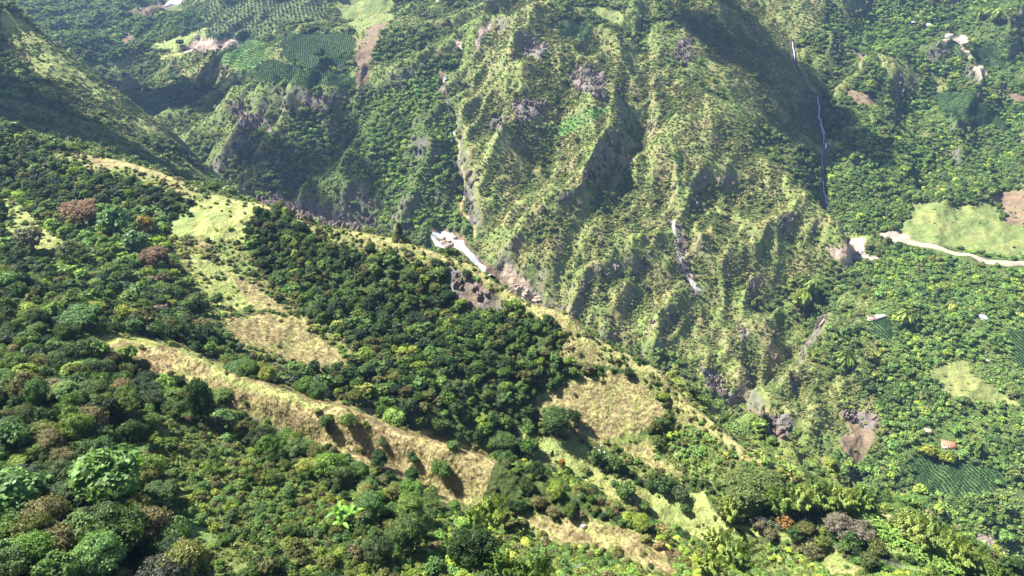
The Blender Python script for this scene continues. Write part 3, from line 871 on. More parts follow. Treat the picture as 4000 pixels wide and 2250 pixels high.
# ------------------------------------------------------------------ colours of the leaves
PAL = {
    'dark': [(.035, .070, .018), (.045, .085, .020), (.040, .065, .022), (.055, .090, .020), (.030, .060, .025)],
    'mid': [(.070, .130, .025), (.085, .150, .030), (.060, .115, .030), (.095, .140, .030), (.080, .120, .040)],
    'light': [(.135, .215, .045), (.115, .200, .060), (.155, .225, .045), (.110, .185, .050)],
    'olive': [(.120, .135, .035), (.105, .110, .035), (.140, .150, .045), (.125, .115, .050)],
    'yellow': [(.230, .290, .045), (.200, .270, .040), (.260, .290, .060)],
    'brown': [(.150, .120, .060), (.170, .130, .065), (.140, .120, .065)],
    'tan': [(.36, .31, .14), (.30, .25, .12), (.38, .36, .15), (.26, .17, .11)],
}
MIX = {   # class: (trees per m2, radius range, [(palette, weight)], shrubs per m2, [(palette, weight)])
    'F': (.19, (1.3, 3.9), [('dark', 5), ('mid', 5), ('light', 1.2), ('olive', 2), ('brown', .12), ('yellow', .15)], .17, [('mid', 2), ('dark', 1), ('olive', 1)]),
    'f': (.11, (1.4, 4.0), [('dark', 2), ('mid', 4), ('light', 3.2), ('olive', 1.6), ('brown', .12), ('yellow', .3)], .16, [('mid', 2), ('light', 2), ('olive', 1)]),
    'M': (.065, (1.7, 4.8), [('dark', 3), ('mid', 4), ('light', 1.5), ('olive', 2), ('brown', .1), ('yellow', .5)], .20, [('mid', 2), ('dark', 1), ('olive', 2.5), ('yellow', .4)]),
    'm': (.0080, (1.3, 3.2), [('dark', 1), ('mid', 3), ('olive', 3)], .26, [('mid', 2), ('olive', 4), ('dark', 1.2), ('yellow', .8), ('brown', .25)]),
    'g': (.0006, (1.6, 3.0), [('mid', 1), ('dark', 1)], .003, [('mid', 1)]),
    'y': (.0030, (1.6, 2.8), [('mid', 2), ('olive', 1)], .045, [('mid', 2), ('olive', 2), ('yellow', 2)]),
    't': (.0002, (1.4, 2.2), [('mid', 2), ('olive', 1)], .007, [('olive', 3), ('mid', 1), ('brown', 1)]),
    'T': (.0002, (1.2, 1.8), [('mid', 2)], .006, [('olive', 3), ('mid', 1)]),
    'r': (.002, (1.5, 2.8), [('dark', 2), ('olive', 1)], .018, [('olive', 1), ('mid', 1)]),
    'c': (.0010, (1.8, 3.4), [('mid', 2), ('light', 1)], .0, [('dark', 1)]),
    'b': (.0004, (1.4, 2.0), [('mid', 1)], .006, [('brown', 1), ('olive', 1)]),
    'p': (.0001, (1.4, 2.0), [('mid', 1)], .002, [('mid', 1)]),
    's': (.0022, (1.4, 2.4), [('mid', 4), ('light', 1), ('olive', 2)], .30, [('mid', 3), ('light', 3), ('olive', 2), ('yellow', 1.6)]),
    'k': (.0, (1, 2), [('mid', 1)], .004, [('light', 1)]),
    'B': (.002, (2, 3), [('yellow', 1)], .04, [('yellow', 2), ('light', 1)]),
    'n': (.001, (1.5, 2.2), [('light', 1)], .14, [('light', 3), ('yellow', 2), ('mid', 1)]),
    'w': (.0, (1, 2), [('mid', 1)], .0, [('mid', 1)]),
    'o': (.0, (1, 2), [('mid', 1)], .0, [('mid', 1)]),
}

CA = (RR * (A1 - A0) / (NA - 1)) * (RR * (LR1 - LR0) / (NR - 1))      # ground area of a grid cell
INF = (PX > -140) & (PX < 2716) & (PY > -120) & (PY < 1600) & VIS & (PD > 45) & (PD < 2600)
NK = dict((v, k) for k, v in CLS.items())
def scatter(dens):
    lam = dens * CA * INF
    n = rng.poisson(np.clip(lam, 0, 20))
    j, i = np.nonzero(n)
    rep = n[j, i]
    j = np.repeat(j, rep); i = np.repeat(i, rep)
    th = TH[j, i] + rng.uniform(-.5, .5, len(j)) * (A1 - A0) / (NA - 1)
    lr = LRG[j, i] + rng.uniform(-.5, .5, len(j)) * (LR1 - LR0) / (NR - 1)
    r = np.exp(lr); X = r * np.sin(th); Y = r * np.cos(th)
    return j, i, X, Y, samp(H, X, Y)

def tints(j, i, which):
    out = np.zeros((len(j), 3)); pal = np.zeros(len(j), int)
    names = list(PAL)
    cl = LC[j, i]
    patch = MID[j, i]
    for k, ci in CLS.items():
        s = np.nonzero(cl == ci)[0]
        if len(s) == 0 or k not in MIX: continue
        mx_ = MIX[k][which]
        wts = np.array([x[1] for x in mx_], float); wts /= wts.sum()
        cum = np.cumsum(wts)
        u = np.clip(.5 + patch[s] * 1.1 + rng.normal(0, .30, len(s)), 0, .9999)     # neighbours tend to be of one kind
        u = np.where(rng.random(len(s)) < .45, rng.random(len(s)), u)
        pi = np.searchsorted(cum, u)
        for q, (pn, _) in enumerate(mx_):
            ss = s[pi == q]
            a = np.array(PAL[pn]); out[ss] = a[rng.integers(0, len(a), len(ss))]; pal[ss] = names.index(pn)
    out *= rng.uniform(.78, 1.28, (len(j), 1))
    out *= np.where(nfar[j, i], 1.42, np.where(cl == CLS['F'], .92, np.where((cl == CLS['s']) & (PX[j, i] < 1060), .80, 1.2)))[:, None]                      # far woods and scrub are tinted lighter than the near ones
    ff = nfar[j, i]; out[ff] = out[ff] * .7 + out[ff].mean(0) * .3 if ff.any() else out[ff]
    gr = nfar[j, i] & np.isin(cl, [CLS['m'], CLS['M'], CLS['y']])
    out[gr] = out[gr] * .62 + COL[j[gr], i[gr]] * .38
    return out, pal

dt = np.zeros(H.shape); ds = np.zeros(H.shape)
for k, ci in CLS.items():
    if k in MIX:
        m_ = LC == ci; dt[m_] = MIX[k][0]; ds[m_] = MIX[k][3]
wet = np.clip(.5 + MOIST * (2.4 + 1.2 * FARM), 0.0, 1.7)
mm = np.isin(LC, [CLS['M'], CLS['m'], CLS['y']])
ffar = (LC == CLS['f']) & nfar
dt = np.where(ffar, dt * np.clip(.25 + .85 * wet, 0, 1.3), dt)
dt = np.where(mm, dt * wet ** 1.5 * 1.2, dt * np.clip(.85 + MOIST, .5, 1.2))
ds = np.where(mm, ds * np.clip(.42 + .75 * wet, .1, 1.15), ds * np.clip(1 + MID, .3, 1.6))
steep = np.clip(2.0 - SLOPE, .15, 1)
dt *= steep; ds *= steep
edge = ((RR > CRR - 5) & (RR < CRR * 1.07) & (PX > 190)) & (fbm(GX / 18, GY / 18, 2, 300) > -.28)
dt[edge] *= .03; ds[edge] *= .75

# ------------------------------------------------------------------ things placed one by one
ntree = [0]
taken = []            # x, y, radius of everything placed by hand

def setpt(o, tint):
    o["tint"] = [float(c) for c in tint]

def tree_obj(X, Y, Z, rad, shape, tint, label, cat="tree", group=None, name="tree", hs=1., lod=0, var=None, trunk=True, rz=None):
    k = ntree[0]; ntree[0] += 1
    g = random.Random(k * 7 + 3)
    rz = g.uniform(0, 6.28) if rz is None else rz
    if shape == 'flat': hs *= .62
    e = empty(name, (X, Y, Z - .1), rz, (rad * g.uniform(.85, 1.15), rad * g.uniform(.85, 1.15), rad * hs))
    ms = LOD[lod][shape]
    c = link("crown", ms[(k if var is None else var) % len(ms)], e)
    setpt(c, tint)
    if trunk:
        link("trunk", TRUNKS[k % 3], e)
    tag(e, label, cat, group)
    taken.append((X, Y, rad))
    return e

PAL = {k: [tuple(c * f for c in v) for v in vs_] for (k, vs_), f in zip(PAL.items(), (1.25, 1.45, 1.35, 1.35, 1.25, 1.3, 1.))}
def pal(p, k=0, f=1.):
    return tuple(np.array(PAL[p][k % len(PAL[p])]) * f)

HAND = [
    # x, y of the foot, crown radius in picture px, shape, colour, height factor, label
    (212, 572, 46, 'flat', (.24, .15, .09), 1.5, "widest tree with a rusty pink crown, at left below the crest"),
    (398, 672, 34, 'flat', (.22, .14, .08), 1.6, "smaller rusty pink flat-crowned tree at the left edge of the central grass slope"),
    (402, 795, 22, 'flat', (.20, .14, .10), 1.3, "small tree with dull pinkish crown left of the central grass slope"),
    (372, 590, 22, 'loose', (.30, .23, .04), 1.3, "small tree with an ochre yellow crown right of the pale green tree group"),
    (300, 600, 42, 'broad', (.13, .24, .07), 1.1, "pale green broad-leaved tree between the wide rusty tree and the ochre yellow tree"),
    (345, 640, 32, 'broad', (.12, .22, .08), 1.1, "pale green broad-leaved tree directly above the smaller rusty tree"),
    (190, 668, 34, 'loose', (.16, .20, .07), 1.1, "feathery grey green tree standing on the small yellow meadow at far left"),
    (517, 790, 17, 'round', (.05, .10, .03), 1.3, "small dark round tree standing alone on the central grass slope"),
    (547, 768, 17, 'loose', (.10, .18, .04), 1.1, "small light green tree beside the dark round one on the central grass slope"),
    (305, 1265, 92, 'broad', (.14, .25, .060), 1.0, "big pale green large-leaved tree standing out in the dark wood at lower left"),
    (45, 1315, 78, 'broad', (.13, .24, .065), 1.0, "pale green large-leaved tree cut by the left edge of the picture"),
    (305, 1400, 74, 'round', (.055, .095, .018), 1.05, "round olive green tree directly below the big pale green large-leaved tree"),
    (425, 1490, 66, 'round', (.060, .070, .045), .9, "dark grey green dome-shaped tree near the bottom edge, left of the bright grass patch"),
    (520, 1075, 44, 'round', (.035, .080, .02), 1.8, "tall dark tree with climbing leaves at the lower edge of the dry grass slope"),
    (255, 905, 26, 'broad', (.17, .27, .05), 1.2, "yellow green tree at the upper left end of the dry grass crest"),
    (212, 822, 44, 'flat', (.08, .17, .035), 1.2, "spreading mid green tree just above the upper left end of the dry grass crest"),
    (1030, 1382, 56, 'round', (.085, .135, .035), 1.0, "round olive tree standing apart beneath the dark gully trees, right of the banana plant"),
    (1195, 1420, 62, 'round', (.030, .062, .012), 1.0, "very dark dense round tree left of the bottom bamboo"),
    (880, 1078, 23, 'loose', (.19, .27, .08), 1.2, "pale green bush-like tree on the dry slope, highest of those on the spur"),
    (822, 1072, 24, 'shrub', (.10, .15, .04), 1.0, "green bush between two dry grass spurs, left of the pale bush-like tree"),
    (1112, 1205, 28, 'round', (.10, .17, .04), 1.1, "yellow-topped small tree at the foot of the dry grass face"),
    (1143, 1128, 19, 'shrub', (.09, .15, .04), 1.0, "green bush high on the dry grass face near its crest"),
    (1037, 1158, 18, 'shrub', (.08, .14, .04), 1.0, "green bush low on the dry grass face, left of its middle"),
    (962, 1118, 16, 'shrub', (.09, .13, .04), 1.0, "small green bush on the left part of the dry grass face"),
    (622, 1020, 10, 'shrub', (.08, .14, .04), 1.0, "tiny lone bush in the middle of the long dry grass strip"),
    (1397, 1096, 40, 'round', (.075, .135, .035), 1.1, "large dark green tree at the pasture top, before the terraced dry slope"),
    (1445, 1070, 20, 'loose', (.05, .09, .03), 1.4, "narrow dark tree just right of the large pasture-top tree"),
    (1330, 1146, 29, 'round', (.075, .15, .025), 1.0, "round bright green tree at the left edge of the pasture"),
    (1262, 1128, 34, 'flat', (.075, .13, .03), 1.2, "spreading mid green tree left of the round tree at the pasture edge"),
    (1413, 1178, 9, 'loose', (.32, .20, .05), 1.8, "thin small tree with an ochre crown standing alone in the pasture"),
    (1388, 1158, 6, 'loose', (.07, .12, .03), 3.2, "slender sapling between the round tree and the ochre tree on the pasture"),
    (1497, 1170, 22, 'loose', (.08, .14, .035), 1.2, "green tree on the upper pasture, left one of the sloping pair"),
    (1545, 1185, 21, 'loose', (.10, .16, .04), 1.2, "light green tree on the upper pasture, right one of the sloping pair"),
    (1570, 1255, 26, 'round', (.10, .17, .045), 1.0, "rounded tree low on the pasture where it narrows"),
    (1620, 1285, 16, 'round', (.09, .16, .04), 1.0, "small round tree on the pasture just below the rounded tree at its narrow part"),
    (1667, 1235, 26, 'round', (.06, .12, .03), 1.0, "dark round tree at the upper edge of the bright pasture"),
    (1707, 1255, 22, 'round', (.09, .13, .05), 1.0, "grey green round tree beside the dark round tree on the bright pasture"),
    (1722, 1290, 15, 'round', (.07, .13, .03), 1.0, "small tree below the grey green round tree on the bright pasture"),
    (1716, 1360, 17, 'round', (.055, .11, .03), 1.0, "small dark round tree casting shade on the lower pasture, left of the bamboo"),
    (1895, 1258, 70, 'flat', (.13, .17, .05), 1.0, "very wide flat-topped olive tree above the row of pasture trees"),
    (1815, 1307, 24, 'round', (.16, .15, .06), 1.0, "round brownish tree right behind the utility pole"),
    (1852, 1312, 22, 'round', (.14, .15, .05), 1.0, "round brownish tree, second from the utility pole"),
    (1905, 1328, 22, 'round', (.15, .13, .07), .9, "round greyish brown tree left of the orange brown tree"),
    (1935, 1358, 20, 'round', (.16, .14, .075), .9, "low greyish brown tree below and left of the orange brown tree"),
    (1973, 1328, 26, 'round', (.30, .17, .055), .9, "orange brown round tree in the pasture row"),
    (2022, 1345, 26, 'round', (.14, .15, .045), .9, "olive round tree just right of the orange brown tree"),
    (2062, 1385, 24, 'round', (.15, .18, .035), 1.0, "yellow olive round tree below the olive one in the pasture row"),
    (2040, 1405, 24, 'loose', (.13, .13, .06), .9, "dull grey tree at the lower end of the pasture row"),
    (2105, 1345, 34, 'loose', (.20, .18, .13), 1.0, "pale grey, nearly leafless wide tree above the pasture"),
    (2160, 1360, 32, 'loose', (.19, .17, .12), 1.0, "pale grey tree, right neighbour of the nearly leafless wide tree"),
    (2135, 1375, 27, 'round', (.07, .14, .035), 1.0, "green tree in front of the two pale grey trees"),
    (2200, 1395, 26, 'round', (.12, .14, .04), 1.0, "olive round tree right of the two pale grey trees"),
    (2180, 1430, 26, 'round', (.10, .13, .04), 1.0, "olive tree under the banana grove at the lower right"),
    (2378, 1165, 16, 'round', (.22, .26, .03), 1.0, "small yellow tree in the coffee field below the red roofed house"),
    (2330, 1150, 18, 'round', (.26, .28, .04), 1.0, "bright yellow tree left of the coffee field below the red roofed house"),
    (2250, 1330, 20, 'loose', (.12, .16, .05), 1.0, "olive tree on the gorge side just left of the big bamboo clump"),
    (805, 150, 15, 'round', (.05, .09, .03), 1.0, "dark round tree alone among the far coffee plots"),
    (455, 118, 9, 'round', (.04, .08, .03), 1.0, "dark tree at the left end of the far bare field"),
    (2310, 110, 10, 'round', (.09, .15, .03), 1.0, "round green tree beside the far bare farmyard on the right mountainside"),
]
for (x, y, pr, shape, tnt, hs, lab) in HAND:
    X, Y, Z, d = cast(x, min(y, 1448) if y < 1449 else y)
    rad = pr * d / FX
    lod = 0 if d < 230 or pr > 30 else (1 if d < 480 else 2)
    kind = "bush" if shape == 'shrub' else "tree"
    tree_obj(X, Y, Z, rad, shape, tnt, lab, kind, name=kind, hs=hs, lod=lod, trunk=shape != 'shrub')

# bare trees
BARE = [mk('branches', branches(s), M_grey) for s in (1, 2)]
M_dark_bark = plain("dark_branch", (.17, .14, .12), .9, 6, .2, .3)
for (x, y, s, var, lab) in [
        (158, 575, 26, 0, "leafless dark grey tree left of the wide rusty tree"),
        (88, 632, 30, 1, "grey spreading tree with thin leaves and a thick trunk on the small yellow meadow"),
        (735, 545, 8, 0, "tiny whitish dead tree standing on the crest before the dark cliff"),
        (1404, 1118, 14, 1, "fallen grey dead branches under the large pasture-top tree"),
        (1450, 1440, 24, 0, "grey bare branching shrub at the bottom edge among green bushes")]:
    X, Y, Z, d = cast(x, y)
    sc = s * d / FX
    m_ = BARE[var].copy(); m_.materials.clear(); m_.materials.append(M_dark_bark if y in (575, 632) else M_grey)
    o = link("bare_tree", m_, None, (X, Y, Z)); o.scale = (sc, sc, sc); o.rotation_euler = (0, 0, x)
    tag(o, lab, "dead tree"); taken.append((X, Y, sc * .5))
    if y == 632:
        e = tree_obj(X, Y, Z, sc * 1.15, 'loose', (.13, .14, .07), "thin grey green crown over the grey trunk on the small yellow meadow", name="tree", hs=1.0, lod=1)

# conifer on the crest
X, Y, Z, d = cast(1005, 606)
e = empty("conifer", (X, Y, Z - .3), .4, 4.2)
c = link("crown", mk("crown", conifer(3), M_leaf), e); setpt(c, (.09, .12, .035))
link("trunk", mk("trunk", merge([tube([[0, 0, -.1], [0, 0, 1.2], [0, 0, 2.55]], [.06, .045, .012])]), M_bark), e)
tag(e, "small lone conifer standing on the grassy crest above the gorge", "conifer")

# bamboo
BAMS = [(1240, 1330, 56, "yellow green bamboo at the lower end of the dry grass face"),
        (1190, 1335, 40, "left bamboo clump of the yellow green group under the dry grass face"),
        (1275, 1470, 60, "arching green bamboo at the bottom edge right of the very dark round tree"),
        (1345, 1490, 66, "dark green leaning bamboo at the bottom edge of the middle"),
        (1835, 1312, 44, "bamboo clump beside the utility pole, behind the pasture trees"),
        (1880, 1300, 52, "arching green bamboo in front of the very wide flat-topped tree"),
        (1800, 1405, 52, "bright yellow green bamboo below the utility pole"),
        (1850, 1440, 54, "bright yellow green bamboo, right neighbour of the one below the utility pole"),
        (1780, 1450, 44, "low bamboo clump at the bottom left of the pasture pole group"),
        (1960, 1300, 50, "bamboo clump at the left of the long yellow green hedge"),
        (2010, 1290, 50, "second bamboo from the left in the long yellow green hedge"),
        (2065, 1285, 48, "third bamboo from the left in the long yellow green hedge"),
        (2115, 1290, 44, "fourth bamboo from the left in the long yellow green hedge"),
        (2160, 1285, 40, "rightmost bamboo in the long yellow green hedge"),
        (2285, 1370, 52, "large yellow green bamboo, left one of the big group at lower right"),
        (2330, 1385, 56, "tallest bamboo in the middle of the big group at lower right"),
        (2385, 1420, 54, "arching bamboo, right one of the big group at lower right"),
        (2430, 1430, 46, "smaller bamboo at the right end of the big group at lower right"),
        (2500, 1490, 46, "yellow green bamboo in the bottom right corner"),
        (2035, 745, 26, "lone yellow green bamboo above another on the far slope"),
        (2012, 775, 28, "lone yellow green bamboo below another on the far slope"),
        (2120, 925, 26, "lone yellow green bamboo on the far spur, right of centre"),
        (2270, 820, 24, "yellow green bamboo on the far wooded slope under the white roofs"),
        (2450, 1150, 26, "olive arching bamboo right of the coffee field"),
        (2500, 60, 20, "left clump of the far bamboo hedge at top right"),
        (2465, 50, 18, "right-hand end clump of the far bamboo hedge at top right")]
for k, (x, y, pr, lab) in enumerate(BAMS):
    X, Y, Z, d = cast(x, min(y, 1520))
    s = pr * d / FX * .86
    e = empty("bamboo_clump", (X, Y, Z), k * 1.3, s)
    tn = np.array([1.12, 1.15, 1.5]) * np.array([(.27, .33, .055), (.22, .30, .05), (.30, .35, .07), (.20, .27, .05)][k % 4])
    if y in (1490, 1470, 1300, 1150): tn = np.array((.13, .21, .035))
    if d < 450:
        c = link("foliage", BAML[k % 3], e); link("culms", BAMC[k % 3], e)
    else:
        c = link("foliage", BAMF, e)
    setpt(c, tn); tag(e, lab, "bamboo", "bamboo clumps on the slopes")
    taken.append((X, Y, s * .8))

# banana plants
for k, (x, y, s, lab) in enumerate([
        (868, 1322, 3.9, "tall banana plant with long bright leaves at the foot of the dark gully trees"),
        (905, 1262, 2.2, "upper banana plant of the pair, its pale leaves spreading to the right"),
        (1985, 1190, 3.4, "banana plant on the crest, left of the bright pair"),
        (2002, 1205, 3.2, "banana plant on the crest between the flat-topped tree and the gorge"),
        (1905, 1150, 3.2, "pale banana plant high on the crest shoulder"),
        (1920, 1168, 3.0, "lower pale banana plant high on the crest shoulder")]):
    X, Y, Z, d = cast(x, y)
    e = empty("banana_plant", (X, Y, Z), k * 1.1, s)
    c = link("leaves", BANL[k % 2], e); setpt(c, (.17, .34, .05) if k < 2 else (.26, .34, .08)); link("stalk", BANS[k % 2], e)
    tag(e, lab, "banana plant", "banana plants on the slopes"); taken.append((X, Y, s * .7))
# banana grove on the lower right
gro = [(2140 + 26 * (q % 11) + random.uniform(-9, 9) + 8 * (q // 11), 1285 + 15 * (q % 11) + 17 * (q // 11) + random.uniform(-5, 5)) for q in range(33)]
for q, (x, y) in enumerate(gro):
    X, Y, Z, d = cast(x, min(y, 1446))
    e = empty("banana_plant", (X, Y, Z), q * 1.7, random.uniform(2.4, 3.4))
    c = link("leaves", BANL[q % 2], e); setpt(c, (.20, .33, .07)); link("stalk", BANS[q % 2], e)
    tag(e, "bright green banana plant in the grove running down beside the big bamboo", "banana plant", "banana grove at lower right")

# ------------------------------------------------------------------ scattered trees and bushes
TJ, TI, TX, TY, TZ = scatter(dt)
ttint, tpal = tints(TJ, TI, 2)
lo = np.zeros(len(TJ)); hi = np.zeros(len(TJ))
for k, ci in CLS.items():
    s = LC[TJ, TI] == ci
    lo[s], hi[s] = MIX.get(k, MIX['m'])[1]
TR = lo + (hi - lo) * rng.random(len(TJ)) ** 1.8
_, _, TD = project(TX, TY, TZ)
TPX, TPY, _ = project(TX, TY, TZ + TR)
keep = np.ones(len(TX), bool)
hard = [(2385, 1112, 30), (2203, 803, 24), (2340, 1085, 18), (438, 8, 30), (2395, 92, 30), (1824, 1300, 14), (1468, 1325, 26), (2460, 800, 12),
        (2140, 625, 26), (1510, 1138, 20), (1100, 600, 30), (1150, 620, 30), (2320, 120, 12)]
for (x, y, rr_) in hard:
    keep &= ~((np.abs(TPX - x) < rr_) & (np.abs(TPY - y) < rr_ * .8))
for (x, y, r_) in taken:
    keep &= np.hypot(TX - x, TY - y) > r_ * .62
# keep the sight of the water and the road open
for pl in ([(1994, 112), (2002, 160), (2030, 210), (2058, 240), (2064, 300), (2075, 370), (2078, 392), (2070, 440), (2076, 520)],
           [(2230, 592), (2290, 603), (2400, 632), (2480, 655), (2590, 663)], [(1085, 590), (1140, 600), (1190, 645), (1240, 700), (1330, 755)]):
    for (xa, ya), (xb, yb) in zip(pl[:-1], pl[1:]):
        t = np.clip(((TPX - xa) * (xb - xa) + (TPY - ya) * (yb - ya)) / ((xb - xa) ** 2 + (yb - ya) ** 2), 0, 1)
        keep &= np.hypot(TPX - xa - t * (xb - xa), TPY - ya - t * (yb - ya)) > 11
# open ground that stays open: no crown reaches over the dry strips, the pasture and the road
_, topy, _ = project(TX, TY, TZ + TR * 1.7)
nearT = ~nfar[TJ, TI]
for k_, poly in near_polys:
    if k_ in 'tTyg':
        foot = inside(*project(TX, TY, TZ)[:2], poly)
        over = inside(TPX, topy + 4, poly) | inside(TPX + TR * FX / TD * .7, topy + TR * FX / TD * .6, poly) | inside(TPX - TR * FX / TD * .6, topy + TR * FX / TD * .6, poly)
        keep &= ~(nearT & over & ~foot & (rng.random(len(TX)) < .93))
# a tall neighbour keeps its distance: thin out trees that stand inside another one
order = np.argsort(-TR); cell = {}
kk = keep.copy()
for q in order:
    if not kk[q]: continue
    cx_, cy_ = int(TX[q] // 6), int(TY[q] // 6); bad = False
    for ax_ in (-1, 0, 1):
        for ay_ in (-1, 0, 1):
            for z in cell.get((cx_ + ax_, cy_ + ay_), ()):
                if (TX[q] - TX[z]) ** 2 + (TY[q] - TY[z]) ** 2 < (.43 * (TR[q] + TR[z])) ** 2:
                    bad = True; break
            if bad: break
        if bad: break
    if bad: kk[q] = False
    else: cell.setdefault((cx_, cy_), []).append(q)
keep = kk
TR = np.where(nfar[TJ, TI], TR * .98 * np.where(rng.random(len(TR)) < .12, 1.45, 1.), np.where((TPX > 1080) & (TPY > 1130 - .0 * TPX), TR * .66, TR * .92))
def flt(m_, *a): return [v[m_] for v in a]
TJ, TI, TX, TY, TZ, TR, TD, TPX, TPY, ttint, tpal = flt(keep, TJ, TI, TX, TY, TZ, TR, TD, TPX, TPY, ttint, tpal)
SHAPES = ['round', 'loose', 'broad', 'flat']
psh = rng.random(len(TX))
lightp = tpal == list(PAL).index('light')
TS = np.where(psh < .55, 0, np.where(psh < .80, 1, np.where(psh < .88, 2, 3)))
TS = np.where(lightp & (rng.random(len(TX)) < .6), 2, TS)
THS = rng.uniform(.85, 1.3, len(TX))

SJ, SI, SX, SY, SZ = scatter(ds)
stint, spal = tints(SJ, SI, 4)
SR = rng.uniform(.55, 1.5, len(SX)) * np.where(rng.random(len(SX)) < .12, 1.5, 1)
SR *= np.where(nfar[SJ, SI], 1.25, 1)
_, _, SD = project(SX, SY, SZ); SPX, SPY, _ = project(SX, SY, SZ + SR * .5)
keep = np.ones(len(SX), bool)
for (x, y, rr_) in hard:
    keep &= ~((np.abs(SPX - x) < rr_ * .8) & (np.abs(SPY - y) < rr_ * .6))
for pl in ([(1994, 102), (2002, 160), (2030, 210), (2058, 240), (2064, 300), (2075, 370), (2078, 392), (2070, 440), (2076, 520)],
           [(2230, 592), (2290, 606), (2400, 638), (2480, 658), (2590, 665)], [(1085, 590), (1140, 600), (1190, 645), (1240, 700)]):
    for (xa, ya), (xb, yb) in zip(pl[:-1], pl[1:]):
        t = np.clip(((SPX - xa) * (xb - xa) + (SPY - ya) * (yb - ya)) / ((xb - xa) ** 2 + (yb - ya) ** 2), 0, 1)
        keep &= np.hypot(SPX - xa - t * (xb - xa), SPY - ya - t * (yb - ya)) > 9
SJ, SI, SX, SY, SZ, SR, SD, SPX, SPY, stint, spal = flt(keep, SJ, SI, SX, SY, SZ, SR, SD, SPX, SPY, stint, spal)

# regions of the picture for the labels
def region(x, y, far):
    if far:
        if x < 560: return "the shaded valley side behind the left hill" if y < 330 else "the gorge side behind the near crest"
        if x < 1200: return "the cliffs under the far fields"
        if x < 2080: return "the central far mountain"
        return "the far slope below the road" if y > 600 else "the far slope above the road"
    if x < 420 and y < 520: return "the crest wood at upper left"
    if x < 480 and y < 860: return "the mixed wood at far left"
    if x < 420: return "the dark wood at lower left"
    if y > 1020 and x < 1060 and y > 1020 + (x - 420) * .25: return "the thickets along the lower left gully"
    if y > 1230 and x < 1400: return "the bushes at the bottom centre"
    if x > 1700: return "the slope at lower right beside the pasture"
    if x > 1280 and y > 1090: return "the pasture and its lower edge"
    if x > 700 and y < 900: return "the dark wood under the central crest"
    return "the bowl between the crest and the dry grass ridge"
CN = {'dark': 'dark green', 'mid': 'mid green', 'light': 'light green', 'olive': 'olive green', 'yellow': 'yellow green', 'brown': 'brownish', 'tan': 'tan'}
SN = {'round': 'rounded', 'loose': 'ragged-crowned', 'broad': 'large-leaved', 'flat': 'flat-topped'}
names = list(PAL)
vis0 = VIS0[TJ, TI] | ((TR * FX / TD) > 30)
infr = (TPX > 5) & (TPX < 2571) & (TPY > 5) & (TPY < 1444) & vis0
app = np.where(infr, TR / TD, 0)
top = np.argsort(-app)[:238]
single = np.zeros(len(TX), bool); single[top] = True
order = np.arange(len(TX))
def grp(lab): return lab.replace(" tree in ", " trees in ").replace(" bush in ", " bushes in ")
for q in top:
    sh = SHAPES[TS[q]]; cn = CN[names[tpal[q]]]
    lab = f"{cn} {SN[sh]} tree in {region(TPX[q], TPY[q], nfar[TJ[q], TI[q]])}"
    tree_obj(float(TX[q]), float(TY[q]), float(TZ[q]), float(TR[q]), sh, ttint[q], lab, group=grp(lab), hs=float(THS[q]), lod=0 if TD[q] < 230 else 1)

# the shapes the far woods are made of are themselves trees of the wood: one is set out for each shape
def nodes_instances(o, protos):
    """instance protos[k] on the points whose 'proto' is k"""
    ng = bpy.data.node_groups.new(o.name, 'GeometryNodeTree')
    ng.interface.new_socket("Geometry", in_out='INPUT', socket_type='NodeSocketGeometry')
    ng.interface.new_socket("Geometry", in_out='OUTPUT', socket_type='NodeSocketGeometry')
    n, l = ng.nodes, ng.links
    gi = n.new('NodeGroupInput'); go = n.new('NodeGroupOutput'); jn = n.new('GeometryNodeJoinGeometry')
    def attr(nm, ty):
        a = n.new('GeometryNodeInputNamedAttribute'); a.data_type = ty; a.inputs[0].default_value = nm
        return [s for s in a.outputs if s.enabled and s.name == "Attribute"][0]
    pr = attr('proto', 'INT'); rot = attr('rot', 'FLOAT_VECTOR'); scl = attr('scl', 'FLOAT_VECTOR')
    er = n.new('FunctionNodeEulerToRotation'); l.new(rot, er.inputs[0])
    for k, po in enumerate(protos):
        oi = n.new('GeometryNodeObjectInfo'); oi.inputs[0].default_value = po; oi.transform_space = 'ORIGINAL'
        cmp_ = n.new('FunctionNodeCompare'); cmp_.data_type = 'INT'; cmp_.operation = 'EQUAL'
        ints = [s for s in cmp_.inputs if s.enabled]
        l.new(pr, ints[0]); ints[1].default_value = k
        ip = n.new('GeometryNodeInstanceOnPoints')
        l.new(gi.outputs[0], ip.inputs['Points']); l.new(cmp_.outputs[0], ip.inputs['Selection'])
        l.new(oi.outputs['Geometry'], ip.inputs['Instance'])
        l.new(er.outputs[0], ip.inputs['Rotation']); l.new(scl, ip.inputs['Scale'])
        l.new(ip.outputs[0], jn.inputs[0])
    l.new(jn.outputs[0], go.inputs[0])
    md = o.modifiers.new("spread", 'NODES'); md.node_group = ng

